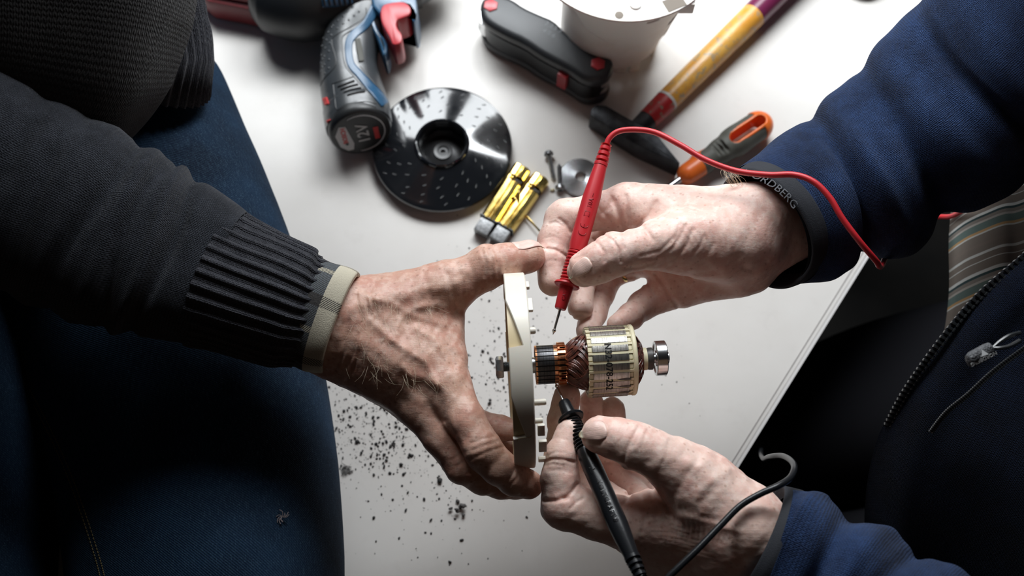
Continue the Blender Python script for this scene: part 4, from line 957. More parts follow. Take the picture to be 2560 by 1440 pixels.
# ---------------------------------------------------------------- test probes
def cable(pts, r_, m, par, name='cable', sub=14):
    pp = [P(*p) for p in pts]; mb = MB().tube(pp, r_, 14, sub); return part(name, mb, m, par, 80)
def probe(name, tip, tail, label, m, metal_px, dims, cable_pts, cr, tw, up=None):
    """tip/tail: (px,py,z). dims: fractions along tip->tail"""
    A = P(*tip); B = P(*tail); d = B-A; L = d.length; th = thing(name, A, label, 'test probe'); M = axis(A, d, TOCAM.cross(d)); k = S(*tip)
    F = lambda f: f*L
    d0, d1, d2, d3, d4, d5, d6 = dims   # metal end, nose end, flange, grip rings end, body start, body end, tail start
    part('needle', MB().lathe([(0, 0), (.0007, .0020), (.0012, .0026), (.0012, .0036), (.00075, .0040), (.00085, F(d0)), (0, F(d0))], M, 20), M_steel, th, label='bright steel needle')
    mb = MB().lathe([(0, F(d0)-.0004), (.0034, F(d0)-.0004), (.0038, F(d0)+.0005), (.0046, F(d1))], M, 32)
    part('nose', mb, m, th)
    mb = MB().lathe([(.004, F(d1)), (.0078, F(d1)+.0004), (.0084, F(d1)+.0012), (.0078, F(d1)+.0024), (.0045, F(d1)+.0034)], M, 40); part('finger_guard', mb, m, th)
    pr = []; z0, z1 = F(d1)+.0030, F(d3); nr = 10
    for i in range(nr):
        a = z0+(z1-z0)*i/nr; s_ = (z1-z0)/nr; pr += [(.0042, a), (.0054, a+s_*.2), (.0056, a+s_*.45), (.0052, a+s_*.7), (.0042, a+s_*.85)]
    part('grip_rings', MB().lathe(pr, M, 32), m, th)
    bp = [(.0, F(d3)-.0004), (.0050, F(d3)), (.0057, F(d3)+.004), (.0060, F(d3)+.012), (.0059, F(d5)-.008), (.0053, F(d5)), (.0043, F(d6)), (0, F(d6))]
    part('barrel', MB().lathe(bp, M, 40, None), m, th)
    pr = []; z0, z1 = F(d6), L; nr = 4
    for i in range(nr):
        a = z0+(z1-z0)*i/nr; s_ = (z1-z0)/nr; rr = .0046-.0012*i/nr; pr += [(rr, a), (rr, a+s_*.55), (rr*.72, a+s_*.62), (rr*.72, a+s_*.92), (rr, a+s_*.98)]
    part('strain_relief', MB().lathe(pr, M, 28), m, th)
    cable(cable_pts, cr, m, th); return th, M, F
M_redp = mat('red_probe_rubber', (0.50, 0.020, 0.028), .42, 0, .45, Subsurface_Weight=.08, Subsurface_Scale=.002); g = NT(M_redp); g.normal(g.bump(g.noise(g.coord(), 2500, 2), .25, .0002))
M_blkp = mat('black_probe_rubber', (0.011, 0.012, 0.014), .27, 0, .35); g = NT(M_blkp); g.normal(g.bump(g.noise(g.coord(), 2500, 2), .25, .0002))
tp = (1382, 838, .196); tl = (1516, 362, .212)
cpts = [(1513, 372, .212), (1524, 345, .214), (1548, 328, .216), (1590, 324, .219), (1640, 332, .222), (1700, 362, .226), (1765, 400, .229), (1840, 427, .232), (1920, 437, .240), (1985, 437, .246), (2035, 455, .249), (2075, 495, .249), (2105, 545, .247), (2150, 605, .243), (2190, 652, .234), (2197, 664, .222), (2204, 664, .20), (2215, 640, .16)]
rp, MP, FP = probe('test_probe', tp, tl, 'red test probe pointing down at the commutator with a red cable', M_redp, 0, (.135, .245, .27, .43, .45, .78, .885), cpts, .0019, 0)
def on_barrel(M, rad, flip, zc, roll=0.0):
    def f(v):
        a = PI/2+roll+(-v.y if flip else v.y)/rad*(1); r_ = rad+abs(v.z)
        return M @ Vector((r_*math.cos(a), r_*math.sin(a), zc+(v.x if not flip else -v.x)))
    return f
def probe_face(M):
    n = (M.to_3x3().inverted() @ TOCAM); return math.atan2(n.y, n.x)
def barrel_map(M, rad, zc, dirn, roll):
    a0_ = probe_face(M)+roll
    def f(v):
        a = a0_+dirn*(v.y)/rad; r_ = rad+.00002+abs(v.z)
        return M @ Vector((r_*math.cos(a), r_*math.sin(a), zc+dirn*0+v.x*dirn2))
    dirn2 = 1
    return f
# the red lettering reads upwards along the barrel
M_redk = mat('red_letter', (0.28, 0.006, 0.012), .4)
def place(M, rad, zc, s, size, up_sign, roll=0.0, ext=.00014, bold=0.0):
    a0_ = probe_face(M)+roll; mb = MB()
    return text_on(mb, s, size, lambda v: M @ Vector(((rad+.00002+v.z)*math.cos(a0_-up_sign*v.y/rad), (rad+.00002+v.z)*math.sin(a0_-up_sign*v.y/rad), zc+up_sign*v.x)), ext, bold)
mb = place(MP, .0060, FP(.685), '10A ~', .0042, 1, .0)
x = place(MP, .0060, FP(.615), '\u25a1', .0050, 1); mb.add(x.v, x.f)
def ce(M, rad, zc, r_, a0_):
    mb = MB()
    for zz_, bar_ in ((zc-.0036, False), (zc+.0016, True)):
        pth = []
        for i in range(13):
            t_ = PI*.5+PI*i/12; x_ = math.cos(t_)*r_*.9; y_ = math.sin(t_)*r_; pth.append(M @ Vector(((rad+.0001)*math.cos(a0_-y_/rad), (rad+.0001)*math.sin(a0_-y_/rad), zz_+x_)))
        mb.tube(pth, .00022, 5)
        if bar_: mb.tube([M @ Vector(((rad+.0001)*math.cos(a0_), (rad+.0001)*math.sin(a0_), zz_+q)) for q in (-r_*.9, 0)], .00022, 5)
    return mb
x = ce(MP, .0060, FP(.548), .0026, probe_face(MP)); mb.add(x.v, x.f)
x = place(MP, .0043, FP(.195), 'CAT', .0032, 1); mb.add(x.v, x.f)
part('moulded_marks', mb, M_redk, rp)
tp = (1388, 956, .184); tl = (1604, 1446, .228)
cp2 = [(1600, 1438, .228), (1625, 1472, .229), (1650, 1470, .230), (1672, 1442, .231), (1700, 1415, .232), (1745, 1372, .233), (1800, 1315, .233), (1850, 1265, .233), (1900, 1235, .234), (1945, 1215, .234), (1975, 1195, .229), (1986, 1170, .220), (1978, 1152, .205), (1955, 1140, .180), (1925, 1142, .15), (1908, 1146, .09), (1903, 1118, -.03), (1915, 1040, -.18), (1930, 1000, -.24), (1960, 960, -.30)]
bp_, MQ, FQ = probe('test_probe', tp, tl, 'black test probe touching the commutator with a black cable', M_blkp, 0, (.115, .195, .22, .375, .39, .82, .90), cp2, .0019, 0)
M_blkk = mat('black_letter', (0.006, 0.006, 0.007), .25)
mb = place(MQ, .0060, FQ(.655), 'VOLTCRAFT\u00ae', .0044, 1, 0, .00018, .00006)
a0_ = probe_face(MQ)
def qb(x_, y_): return MQ @ Vector((.00612*math.cos(a0_-y_/.006), .00612*math.sin(a0_-y_/.006), FQ(.50)+x_))
mb.tube([qb(-.0022, -.0022), qb(.0022, -.0022), qb(0, .0024), qb(-.0022, -.0022)], .00022, 5); mb.tube([qb(0, .0010), qb(0, -.0006)], .0002, 5)
part('moulded_marks', mb, M_blkk, bp_)
# loop of red cable in the shade by the shirt
part('cable', MB().tube([P(2215, 640, .16), P(2270, 580, .10), P(2330, 545, .095), P(2380, 540, .11), P(2425, 512, .145), P(2444, 480, .165), P(2452, 455, .17), P(2470, 400, .14)], .0019, 10, 8), M_redp, rp)
# ---------------------------------------------------------------- things lying on the table
def pz(pts, z): return [tuple(P(x, y, z).xy) for x, y in pts]
def rounded(poly, it=2):
    for _ in range(it):
        o = []
        for i in range(len(poly)):
            a, b = Vector(poly[i]), Vector(poly[(i+1) % len(poly)]); o += [tuple(a*.75+b*.25), tuple(a*.25+b*.75)]
        poly = o
    return poly
# --- cordless drill
M_rub = mat('grip_rubber', (0.040, 0.044, 0.048), .28, 0, .8); g = NT(M_rub); g.normal(g.bump(g.noise(g.coord(), 1500, 3), .25, .0003))
M_dblue = mat('drill_blue', (0.018, 0.075, 0.15), .30, 0, .6); g = NT(M_dblue); g.normal(g.bump(g.noise(g.coord(), 1500, 3), .2, .0002))
M_dred = mat('switch_red', (0.42, 0.025, 0.035), .35, 0, .5)
M_dblk = mat('drill_black', (0.014, 0.015, 0.016), .4, 0, .5)
M_lred = mat('label_red', (0.55, 0.03, 0.03), .5); M_lgrey = mat('label_grey', (0.55, 0.55, 0.55), .5)
dr = thing('cordless_drill', P(890, 200, 0), 'blue and black cordless drill lying on its side with a red trigger', 'drill')
def dl(name, rings, m, disp=None, n=72, sub=8, par=dr, label=None, cap=True):
    o = loft(name, rings, m, par, disp, n, sub, label=label); return o
grip = [(925, -30, .034, 78, 62), (902, 40, .033, 74, 60), (880, 100, .031, 70, 60), (872, 160, .030, 71, 60), (876, 205, .029, 76, 64), (886, 250, .028, 81, 70), (892, 275, .028, 83, 74)]
dl('grip', grip, M_rub, lambda u, A, L: 0.0*A)
batt = [(884, 240, .028, 70, 60), (891, 272, .028, 84, 76), (895, 300, .029, 84, 77), (898, 318, .030, 82, 75)]
dl('battery', batt, M_rub, None, label='dark grey battery sleeve in the grip')
e0_ = P(899, 320, .030); e1_ = P(905, 344, .0330); ed_ = (e1_-e0_).normalized(); rbt = 79*S(900, 310, .028)
ME = axis(e0_, ed_, Vector((0, 0, 1)))
part('battery_end', MB().lathe([(0, -.004), (rbt*1.0, -.004), (rbt*1.0, .001), (rbt*.97, .0045), (rbt*.90, .0062), (rbt*.86, .0064), (0, .0064)], ME, 72), M_dblk, dr, label='round black end of the battery')
zt2 = .0066
dn = Vector((0, 0, 1)); ex = ME.to_3x3().inverted() @ (P(980, 320, .028)-P(820, 350, .028)); ex.z = 0; ex.normalize()
ey = Vector((-ex.y, ex.x, 0)); 
if (ME.to_3x3() @ ey).z < 0: ey = -ey
def onend(a, b, h=0.0): return ME @ (ex*a+ey*b+Vector((0, 0, zt2+h)))
# ring line, grey plate, figures (coordinates: a to the right, b upwards on the face)
mb = MB(); mb.tube([onend(rbt*.76*math.cos(t), rbt*.76*math.sin(t)) for t in np.linspace(-1.75, 2.0, 40)], .00055, 6); part('label_ring', mb, M_lgrey, dr)
pl_ = [(-.80, .10), (-.62, .46), (-.42, .42), (-.28, -.36), (-.34, -.62), (-.52, -.62), (-.72, -.40)]
mb = MB(); v_ = [onend(a*rbt, b*rbt, .0002) for a, b in pl_]; v2_ = [onend(a*rbt, b*rbt, -.001) for a, b in pl_]; n_ = len(v_)
mb.add(v_+v2_, [tuple(range(n_)), tuple(range(n_, 2*n_))]+[(i, (i+1) % n_, n_+(i+1) % n_, n_+i) for i in range(n_)]); part('label_plate', mb, M_lgrey, dr)
tx = lambda s, sz, a, b, m, nm, bold=.0: part(nm, text_on(MB(), s, sz, lambda v: onend(a*rbt-v.y, b*rbt+v.x, .0003+v.z), .0001, bold), m, dr)
tx('12V', .0145, .08, -.02, M_lgrey, 'voltage_figures', .0002); tx('BOSCH', .0058, -.52, .05, M_lred, 'maker_lettering', .0002)
mb = MB(); v_ = [onend(a*rbt, b*rbt, .0002) for a, b in ((.40, -.38), (.56, -.38), (.56, .14), (.40, .14))]; mb.add(v_, [(0, 1, 2, 3)]); part('label_badge', mb, M_lred, dr)
mb = MB(); mb.add([onend(-.50*rbt+.0016*math.cos(t), -.32*rbt+.0016*math.sin(t), .0005) for t in np.linspace(0, 6.1, 16)], [tuple(range(16))]); part('label_dot', mb, M_dblk, dr)
# surface points of the grip: fraction across (-1 left .. 1 right) at row y
def gp(px, py, lift=0.0):
    """point of the grip surface under the pixel"""
    best = None
    rows = [(r[1], r[0], r[2], r[3], r[4]) for r in grip]+[(292, 895, .028, 84, 77), (310, 899, .028, 82, 75)]
    z = .055
    for _ in range(6):
        y = min(max(py+ (z-.03)*0, rows[0][0]), rows[-1][0])
        for a, b in zip(rows[:-1], rows[1:]):
            if a[0] <= y <= b[0]:
                t = (y-a[0])/(b[0]-a[0]); cx = a[1]*(1-t)+b[1]*t; cz = a[2]*(1-t)+b[2]*t; w_ = a[3]*(1-t)+b[3]*t; h_ = a[4]*(1-t)+b[4]*t
        # row seen at py belongs to an axis point lower in the picture by the height
        f = max(-.98, min(.98, (px-cx)/w_)); 
        z = cz*0.93+h_*S(cx, y, cz)*math.sqrt(1-f*f)*.90
    return P(px, py, z+lift)
bvh_cache = {}
from mathutils.bvhtree import BVHTree
def hit(objs, px, py, lift=0.0):
    d = ray(px, py).normalized(); best = None
    for o in objs:
        if o.name not in bvh_cache:
            off = WM[o.name]; bvh_cache[o.name] = BVHTree.FromPolygons([v.co+off for v in o.data.vertices], [tuple(p.vertices) for p in o.data.polygons])
        r = bvh_cache[o.name].ray_cast(CP, d)
        if r[0] is not None and (best is None or r[3] < best[1]): best = (r[0], r[3], r[1])
    if best is None: return None
    nn = best[2] if best[2].dot(d) < 0 else -best[2]
    return best[0]+nn*lift, nn
GR = [bpy.data.objects['grip'], bpy.data.objects['battery']]
def strip_on(objs, pts, w0, m, name, par, lift=.0004, sub=6):
    """band lying on a surface; pts (px,py,half width px)"""
    pp, ww = smooth_path([Vector((p[0], p[1], 0)) for p in pts], [p[2] for p in pts], sub); vs = []; nn = 6
    for i, p in enumerate(pp):
        t = (pp[min(i+1, len(pp)-1)]-pp[max(i-1, 0)]).normalized(); s_ = Vector((-t.y, t.x, 0))
        row = []
        for k in range(nn+1):
            q = p+s_*ww[i]*(-1+2*k/nn); h_ = hit(objs, q.x, q.y, lift)
            row.append(h_[0] if h_ else (row[-1] if row else (vs[-1][k] if vs else P(q.x, q.y, .05))))
        vs.append(row)
    mb = MB(); flat_ = [v for r in vs for v in r]; mb.add(flat_, [(i*(nn+1)+k, i*(nn+1)+k+1, (i+1)*(nn+1)+k+1, (i+1)*(nn+1)+k) for i in range(len(vs)-1) for k in range(nn)])
    o = part(name, mb, m, par); md = o.modifiers.new('t', 'SOLIDIFY'); md.thickness = .0008; md.offset = 0; return o
def line_on(objs, pts, r_, m, name, par, lift=0.0, sub=6, mb=None):
    own = mb is None; mb = mb or MB(); pp, _ = smooth_path([Vector((p[0], p[1], 0)) for p in pts], [0]*len(pts), sub); q = []
    for p in pp:
        h_ = hit(objs, p.x, p.y, lift)
        if h_: q.append(h_[0])
    if len(q) > 1: mb.tube(q, r_, 6)
    return part(name, mb, m, par) if own else mb
strip_on(GR, [(940, 18, 13), (915, 60, 10), (884, 88, 10), (872, 112, 9), (876, 158, 9), (898, 186, 9), (922, 214, 10), (946, 240, 12), (962, 262, 10)], 0, M_dblue, 'blue_inlay', dr, .0005)
strip_on(GR, [(893, 97, 6), (898, 125, 7), (903, 155, 6)], 0, mat('grip_badge', (.10, .10, .09), .8), 'grip_badge', dr, .0009)
mb = MB()
for pts in ([(915, 20), (913, 42), (880, 65), (835, 92), (830, 110), (840, 160), (812, 195), (800, 215)], [(928, 14), (925, 50), (895, 68), (860, 88), (855, 110), (862, 160), (882, 188), (905, 215), (935, 245)], [(900, 165), (920, 190), (948, 222), (968, 250)], [(833, 212), (837, 245), (842, 274), (860, 268), (890, 258), (915, 254), (940, 260)], [(830, 210), (860, 200), (885, 191)],): line_on(GR, pts, .0005, None, None, None, 0, 6, mb)
part('moulding_groove', mb, M_dblk, dr)
for pts in ([(845, 217), (862, 211), (886, 202)], [(852, 224), (872, 217), (895, 211)], [(860, 231), (880, 224), (903, 220)], [(868, 238), (890, 232), (912, 229)]): line_on(GR, pts, .0010, M_dblk, 'release_ridge', dr, .0002)
strip_on(GR, [(812, 245, 6), (818, 262, 6)], 0, M_lred, 'red_mark', dr, .0004); strip_on(GR, [(822, 300, 5), (826, 312, 5)], 0, M_lred, 'red_mark', dr, .0006)
bmp = None
rows_ = [(835, 35), (830, 48), (818, 60), (829, 68), (810, 74), (820, 80), (828, 88), (808, 95), (816, 100), (824, 108), (805, 115), (813, 120), (822, 128), (803, 137), (811, 141), (822, 149), (802, 158), (811, 162), (822, 170), (802, 178), (812, 183), (843, 34), (868, 29), (897, 29), (858, 40), (885, 39), (845, 51), (872, 50), (832, 64), (858, 59), (843, 71), (806, 148), (806, 168), (800, 126)]
for (x_, y_) in rows_:
    h_ = hit(GR, x_, y_)
    if not h_: continue
    M = axis(h_[0], h_[1])
    if bmp is None:
        mb = MB().lathe([(0, -.0004), (.0011, -.0003), (.0010, .0003), (.0006, .0007), (0, .0008)], None, 10)
        bmp = raw('grip_bump', mb.v, mb.f, M_rub, dr); MM = M.copy(); MM.translation -= WM[dr.name]; bmp.matrix_local = MM; bmp.data.transform(Matrix.Translation(WM[dr.name])); WM[bmp.name] = WM[dr.name]
    else: linked('grip_bump', bmp, M, dr)
# housing, motor end, nose
dl('motor_housing', [(640, -60, .040, 20, 20), (665, -52, .040, 90, 80), (700, -38, .040, 122, 105), (760, -20, .040, 124, 110), (830, -30, .040, 110, 104), (900, -46, .040, 96, 94), (980, -60, .040, 92, 90), (1040, -70, .040, 88, 86)], M_dblk, None, label='black motor housing')
HS = [bpy.data.objects['motor_housing']]
mb = MB().prism(rounded(pz([(925, -60), (925, 8), (952, 38), (962, 34), (975, 18), (1015, 10), (1033, 34), (1030, 55), (1038, 55), (1045, 20), (1030, -60)], .055), 1), .012, .055, .003); part('gear_housing', mb, M_dblue, dr, label='blue gear housing around the trigger')
mb = MB().prism(rounded(pz([(925, 8), (935, 50), (950, 82), (962, 92), (972, 118), (960, 150), (945, 100), (925, 60)], .048), 1), .016, .048, .003); part('trigger_guard', mb, M_dblue, dr)
dl('nose', [(1020, -62, .040, 84, 82), (1050, -70, .040, 74, 72), (1085, -82, .040, 62, 60), (1120, -94, .040, 58, 56), (1125, -95, .040, 20, 20)], M_rub, None, label='dark chuck collar')
tr_ = rounded(pz([(953, 42), (958, 26), (975, 20), (1010, 16), (1026, 26), (1030, 40), (1024, 52), (1008, 58), (996, 62), (992, 72), (996, 84), (1006, 96), (1008, 108), (1004, 122), (984, 126), (978, 108), (966, 88), (955, 66)], .050), 1)
part('trigger', MB().prism(tr_, .026, .058, .0016), M_dred, dr, label='curved red trigger')
strip_on(HS, [(805, 8, 10), (840, 4, 12), (880, -2, 10)], 0, M_dblue, 'vent_panel', dr, .001)
for k in range(6): line_on(HS, [(808+k*13, -6), (812+k*13, 12)], .0012, M_dblk, 'vent_slot', dr, .0016)
# --- black sanding disc
M_gloss = mat('black_gloss_plastic', (0.008, 0.009, 0.011), .08, 0, .9, Coat_Weight=.6, Coat_Roughness=.06); g = NT(M_gloss); g.rough(g.math('ADD', g.math('MULTIPLY', g.noise(g.coord(), 80, 4), .16), .03))
dc = P(1108, 383, 0); kD = S(1108, 383, 0)*1.0; Rd = 173*kD
sd = thing('backing_disc', dc, 'glossy black dished disc with a deep centre cup and pairs of small beads', 'disc')
MD = Matrix.Translation(dc)
pr = [(Rd-.0025, 0.0074), (Rd-.0006, .0076), (Rd, .0090), (Rd-.0006, .0106)]
for i in range(12):
    t = i/11; r_ = Rd-.002-(Rd-.002-.0245)*t; pr.append((r_, .0110+.0070*t**1.1))
pr += [(.0236, .0205), (.0226, .0212), (.0216, .0208), (.0206, .0190), (.0196, .006)]; fl_p = [(.0196, .0060), (.0170, .0012), (.0085, .0034), (.0080, .0046), (.0050, .0042), (.0044, .0030), (.0022, .0030), (.0018, .0006), (0, .0006)]
part('dish', MB().lathe(pr, MD, 120, lambda a, k: 1+(.012*math.cos(a*10) if 17 <= k <= 20 else 0), False), M_gloss, sd, 30); part('cup_floor', MB().lathe(fl_p, MD, 60, None, False), mat('cup_black', (.012, .012, .013), .32, 0, .4), sd)
bead = None; hr2 = np.random.RandomState(4)
M_bead = mat('bead_gloss', (0.03, 0.032, 0.035), .10, 0, .8)
for rr_, n_, ph in ((.0335, 12, .1), (.0415, 18, .3), (.0495, 20, .0), (.0560, 16, .2)):
    for k in range(n_):
        a = 2*PI*(k+ph)/n_+hr2.randn()*.03; t = (Rd-.002-rr_)/(Rd-.002-.0245); z = .0110+.0070*max(t, 0)**1.1
        M = Matrix.Translation(dc+Vector((rr_*math.cos(a), rr_*math.sin(a), z))) @ Matrix.Rotation(a+PI/2+.4, 4, 'Z')
        if bead is None:
            mb = MB()
            for q in (-.0012, 0, .0012): mb.lathe([(.0007, -.0002), (.0006, .0003), (.0004, .0004), (.0003, .0001), (0, .0001)], Matrix.Translation((q, q*.3, 0)), 8)
            bead = raw('bead_row', [v+dc for v in mb.v], mb.f, M_bead, sd); MM = M.copy(); MM.translation -= dc; bead.matrix_local = MM; WM[bead.name] = dc
        else: linked('bead_row', bead, M, sd)
# --- brass brush holders
M_brass = mat('brass', (0.84, 0.62, 0.20), .20, 1.0); g = NT(M_brass); g.normal(g.bump(g.noise(g.coord(), 120, 3), .2, .0006)); g.rough(g.math('ADD', g.math('MULTIPLY', g.noise(g.coord(), 200, 3), .2), .10))
M_carbon = mat('carbon_brush', (0.25, 0.255, 0.26), .38, .4); plain_noise(M_carbon, 500, (.17, .175, .18), (.34, .345, .35), .3, 700)
def holder(p0, p1, q0, lab, wd, tabs):
    a = P(*p0, 0); b = P(*p1, 0); d = b-a; L = d.length; th = thing('brush_holder', a, lab, 'brush holder', None); M = flat(a, d)
    h = .0125; mb = MB()
    sec = lambda w_, h_: [(-w_/2, .0008), (-w_/2, h_*.62), (-w_*.36, h_*.93), (-w_*.12, h_), (-w_*.06, h_*.9), (w_*.02, h_*.9), (w_*.08, h_), (w_*.34, h_*.93), (w_/2, h_*.62), (w_/2, .0008)]
    def ext(x0, x1, w_, h_, off=0):
        s_ = sec(w_, h_); n = len(s_); vs = [M @ Vector((x0, y+off, z)) for y, z in s_]+[M @ Vector((x1, y+off, z)) for y, z in s_]
        mb.add(vs, [tuple(range(n)), tuple(range(n, 2*n))]+[(i, (i+1) % n, n+(i+1) % n, n+i) for i in range(n)])
    ext(0, L*.72, wd, h); ext(L*.72, L*.80, wd*.55, h*.9, wd*.2); ext(L*.80, L, wd, h)
    o = part('brass_tube', mb, M_brass, th, 25)
    md = o.modifiers.new('b', 'BEVEL'); md.width = .0005; md.segments = 2; md.limit_method = 'ANGLE'
    mb = MB().box((-.006, 0, h*.46), .016, wd*.80, h*.78, M, .0006)
    part('carbon_block', mb, M_carbon, th, 30, label='grey carbon block at the end')
    part('tube_lip', MB().box((.0004, 0, h*.48), .0018, wd*1.03, h*.96, M, .0004), M_dblk, th)
    mb = MB()
    for t0, t1, y0, y1, z in tabs: mb.tube([M @ Vector((L*t0, wd*y0, z)), M @ Vector((L*(t0+t1)/2, wd*(y0+y1)/2, z+.0015)), M @ Vector((L*t1, wd*y1, z))], [.0012, .0009, .0013], 6, 4, True, .4)
    part('spring_tab', mb, M_brass, th)
    mb = MB().box((L*.76, -wd*.25, h*.45), L*.06, wd*.42, h*.6, M, .0004); part('tab_gap', mb, mat('dark_gap', (.02, .012, .004), .6), th); return th
holder((1222, 560), (1306, 428), None, 'brass brush holder on the left of the pair with a tilted carbon end', .0165, [(.50, .44, -.45, -.95, .008)])
holder((1262, 580), (1352, 452), None, 'brass brush holder on the right of the pair with a long spring pin', .0160, [(.62, .44, .6, .2, .0135), (.36, .20, -.5, -2.3, .004)])
# --- screws, washer, crumb
def screw(hx, hy, tx_, ty_, zh, lab):
    a = P(hx, hy, zh); b = P(tx_, ty_, .0022); d = b-a; L = d.length; th = thing('screw', a, lab, 'screw', 'two loose screws by the washer'); M = axis(a, d)
    mb = MB().lathe([(0, -.0030), (.0030, -.0029), (.0038, -.0018), (.0038, -.0004), (.0045, -.0002), (.0045, .0004), (.0018, .0006)], M, 28); part('screw_head', mb, M_zinc, th, 30)
    pr = []; n = int(L/.0011)
    for i in range(n):
        z = .0006+(L-.0006)*i/n; tp_ = 1 if i < n-3 else (n-i)/4; pr += [(.0014*tp_, z), (.0021*tp_, z+.0005)]
    part('screw_thread', MB().lathe(pr+[(0, L)], M, 16), M_zinc, th)
    part('drive_cross', MB().box((0, 0, -.0031), .0040, .0008, .0006, M).box((0, 0, -.0031), .0008, .0040, .0006, M), M_dblk, th)
screw(1372, 386, 1385, 452, .0046, 'small zinc screw with its head towards the hex key tool'); screw(1400, 468, 1398, 408, .0046, 'small zinc screw with its head towards the brass holders, beside the washer')
wc = P(1450, 446, 0); kw = S(1450, 446, 0); ws = thing('washer', wc, 'thick round steel washer partly behind the red probe', 'washer')
M_turn = mat('turned_aluminium', (0.60, 0.62, 0.64), .25, 1.0); g = NT(M_turn); ob = g.coord(); v_ = g.n('ShaderNodeVectorMath', operation='LENGTH'); g.l(ob, v_.inputs[0])
g.normal(g.bump(g.math('SINE', g.math('MULTIPLY', v_.outputs[1], 9000)), .5, .0002)); g.b.inputs['Anisotropic'].default_value = .6
R_ = 52*kw; part('washer_ring', MB().lathe([(R_*.26, .0004), (R_*.97, .0004), (R_, .0009), (R_, .0026), (R_*.97, .0032), (R_*.62, .0034), (R_*.32, .0044), (R_*.26, .0044), (R_*.26, .0004)], Matrix.Translation(wc), 80), M_turn, ws, 25)
# --- hammer
M_iron = plain_noise(mat('forged_iron', (.04, .042, .046), .42, .75, .5), 120, (.022, .023, .026), (.062, .064, .070), .5, 500, .0006)
hm = thing('hammer', P(1585, 325, 0), 'hammer with a dark iron head and a yellow, red and purple handle', 'hammer')
zt3 = .024
outl = pz([(1478, 272), (1492, 260), (1516, 263), (1560, 288), (1640, 332), (1700, 405), (1699, 412), (1640, 385), (1590, 362), (1540, 330), (1476, 287)], zt3)
part('hammer_head', MB().prism(outl, .0005, zt3, .0018), M_iron, hm, 30, label='dark forged hammer head with a wedge end')
ha = P(1606, 312, .013); hb = P(1975, -52, .017); hd_ = hb-ha; Lh = hd_.length; hx_ = hd_.normalized(); hs = hx_.cross(Vector((0, 0, 1)))
M_hy = mat('handle_yellow', (.62, .30, .05), .34, 0, .5); g = NT(M_hy); ob = g.coord(); s_ = g.n('ShaderNodeSeparateXYZ'); g.l(ob, s_.inputs[0])
c = g.mix(g.ramp(g.noise(ob, 55, 4), [(.4, (0, 0, 0)), (.65, (1, 1, 1))]), (.60, .27, .035), (.68, .38, .085))
c = g.mix(g.math('MULTIPLY', g.ramp(g.noise(ob, 120, 6, .75), [(.54, (0, 0, 0)), (.60, (1, 1, 1))]), .8), c, (.30, .26, .19)); g.base(c); g.normal(g.bump(g.noise(ob, 100, 5, .7), .5, .0008))
M_hr = mat('handle_red', (.40, .018, .02), .4, 0, .5); g = NT(M_hr); ob = g.coord(); g.base(g.mix(g.ramp(g.noise(ob, 160, 5, .7), [(.58, (0, 0, 0)), (.62, (1, 1, 1))]), (.42, .018, .02), (.25, .19, .14)))
M_hp = mat('handle_purple', (.13, .016, .055), .28, 0, .5); M_hw = mat('handle_white', (.6, .58, .56), .5)
def hseg(name, t0, t1, r0, r1, m, label=None):
    ps = [ha+hd_*(t0+(t1-t0)*i/6) for i in range(7)]; mb = MB().tube(ps, [r0+(r1-r0)*i/6 for i in range(7)], 28, 0, True); return part(name, mb, m, hm, 40, label)
hseg('handle_neck', -.05, .045, .0088, .0096, M_iron); hseg('handle_band', .035, .155, .0098, .0105, M_hr, 'worn red paint band on the handle'); hseg('handle_ring', .152, .165, .01075, .01075, M_hw)
hseg('handle_shaft', .162, .742, .0105, .0122, M_hy, 'worn yellow painted handle'); hseg('handle_end', .742, 1.12, .0123, .0128, M_hp, 'purple lacquered end of the handle')
# --- screwdriver
M_or = mat('orange_plastic', (.78, .155, .022), .35, 0, .5, Subsurface_Weight=.1, Subsurface_Scale=.002); M_gr = mat('olive_grey_rubber', (.085, .085, .072), .6, 0, .4)
sv = thing('screwdriver', P(1735, 430, 0), 'screwdriver with an orange and dark grey handle ending in a hanging loop', 'screwdriver')
q0 = P(1716, 436, .013); q1 = P(1908, 306, .014); qd = (q1-q0); QL = qd.length; qx = qd.normalized(); qs = Vector((0, 0, 1)).cross(qx).normalized()
mb = MB().tube([P(1600, 520, .012), q0+qx*.004], .0027, 20); part('blade', mb, M_steel, sv, label='bright steel blade')
def sd_mesh(name, prims, cuts, m, h_=.0008, k=.004, label=None, keep=None):
    pts_ = np.array([np.array(p[0]) for p in prims]+[np.array(p[1]) for p in prims]); F_ = Field(pts_.min(0)-.020, pts_.max(0)+.020, h_)
    for a, b, ra, rb_ in prims: F_.cone(a, b, ra, rb_, k)
    for a, b, ra, rb_ in cuts: F_.cut(a, b, ra, rb_, .0012)
    if keep is not None:
        X = F_.lo[0]+h_*np.arange(F_.n[0])[:, None, None]; Y = F_.lo[1]+h_*np.arange(F_.n[1])[None, :, None]; Z = F_.lo[2]+h_*np.arange(F_.n[2])[None, None, :]
        F_.F = np.maximum(F_.F, keep(X, Y, Z).astype(np.float32))
    v_, f_ = F_.mesh(); return raw(name, v_, f_, m, sv, label=label)
L_ = lambda t, s_=0.0, z=0.0: np.array(q0+qx*QL*t+qs*s_+Vector((0, 0, z)))
slot = (L_(.60), L_(.93))
def sloty(rad): return [(slot[0]+np.array([0, 0, dz]), slot[1]+np.array([0, 0, dz]), rad, rad) for dz in (-.012, -.008, -.004, 0, .004, .008, .012)]
def ax_c(X, Y, Z): return (X-q0.x)*qx.x+(Y-q0.y)*qx.y+(Z-q0.z)*qx.z
def sd_c(X, Y, Z): return (X-q0.x)*qs.x+(Y-q0.y)*qs.y
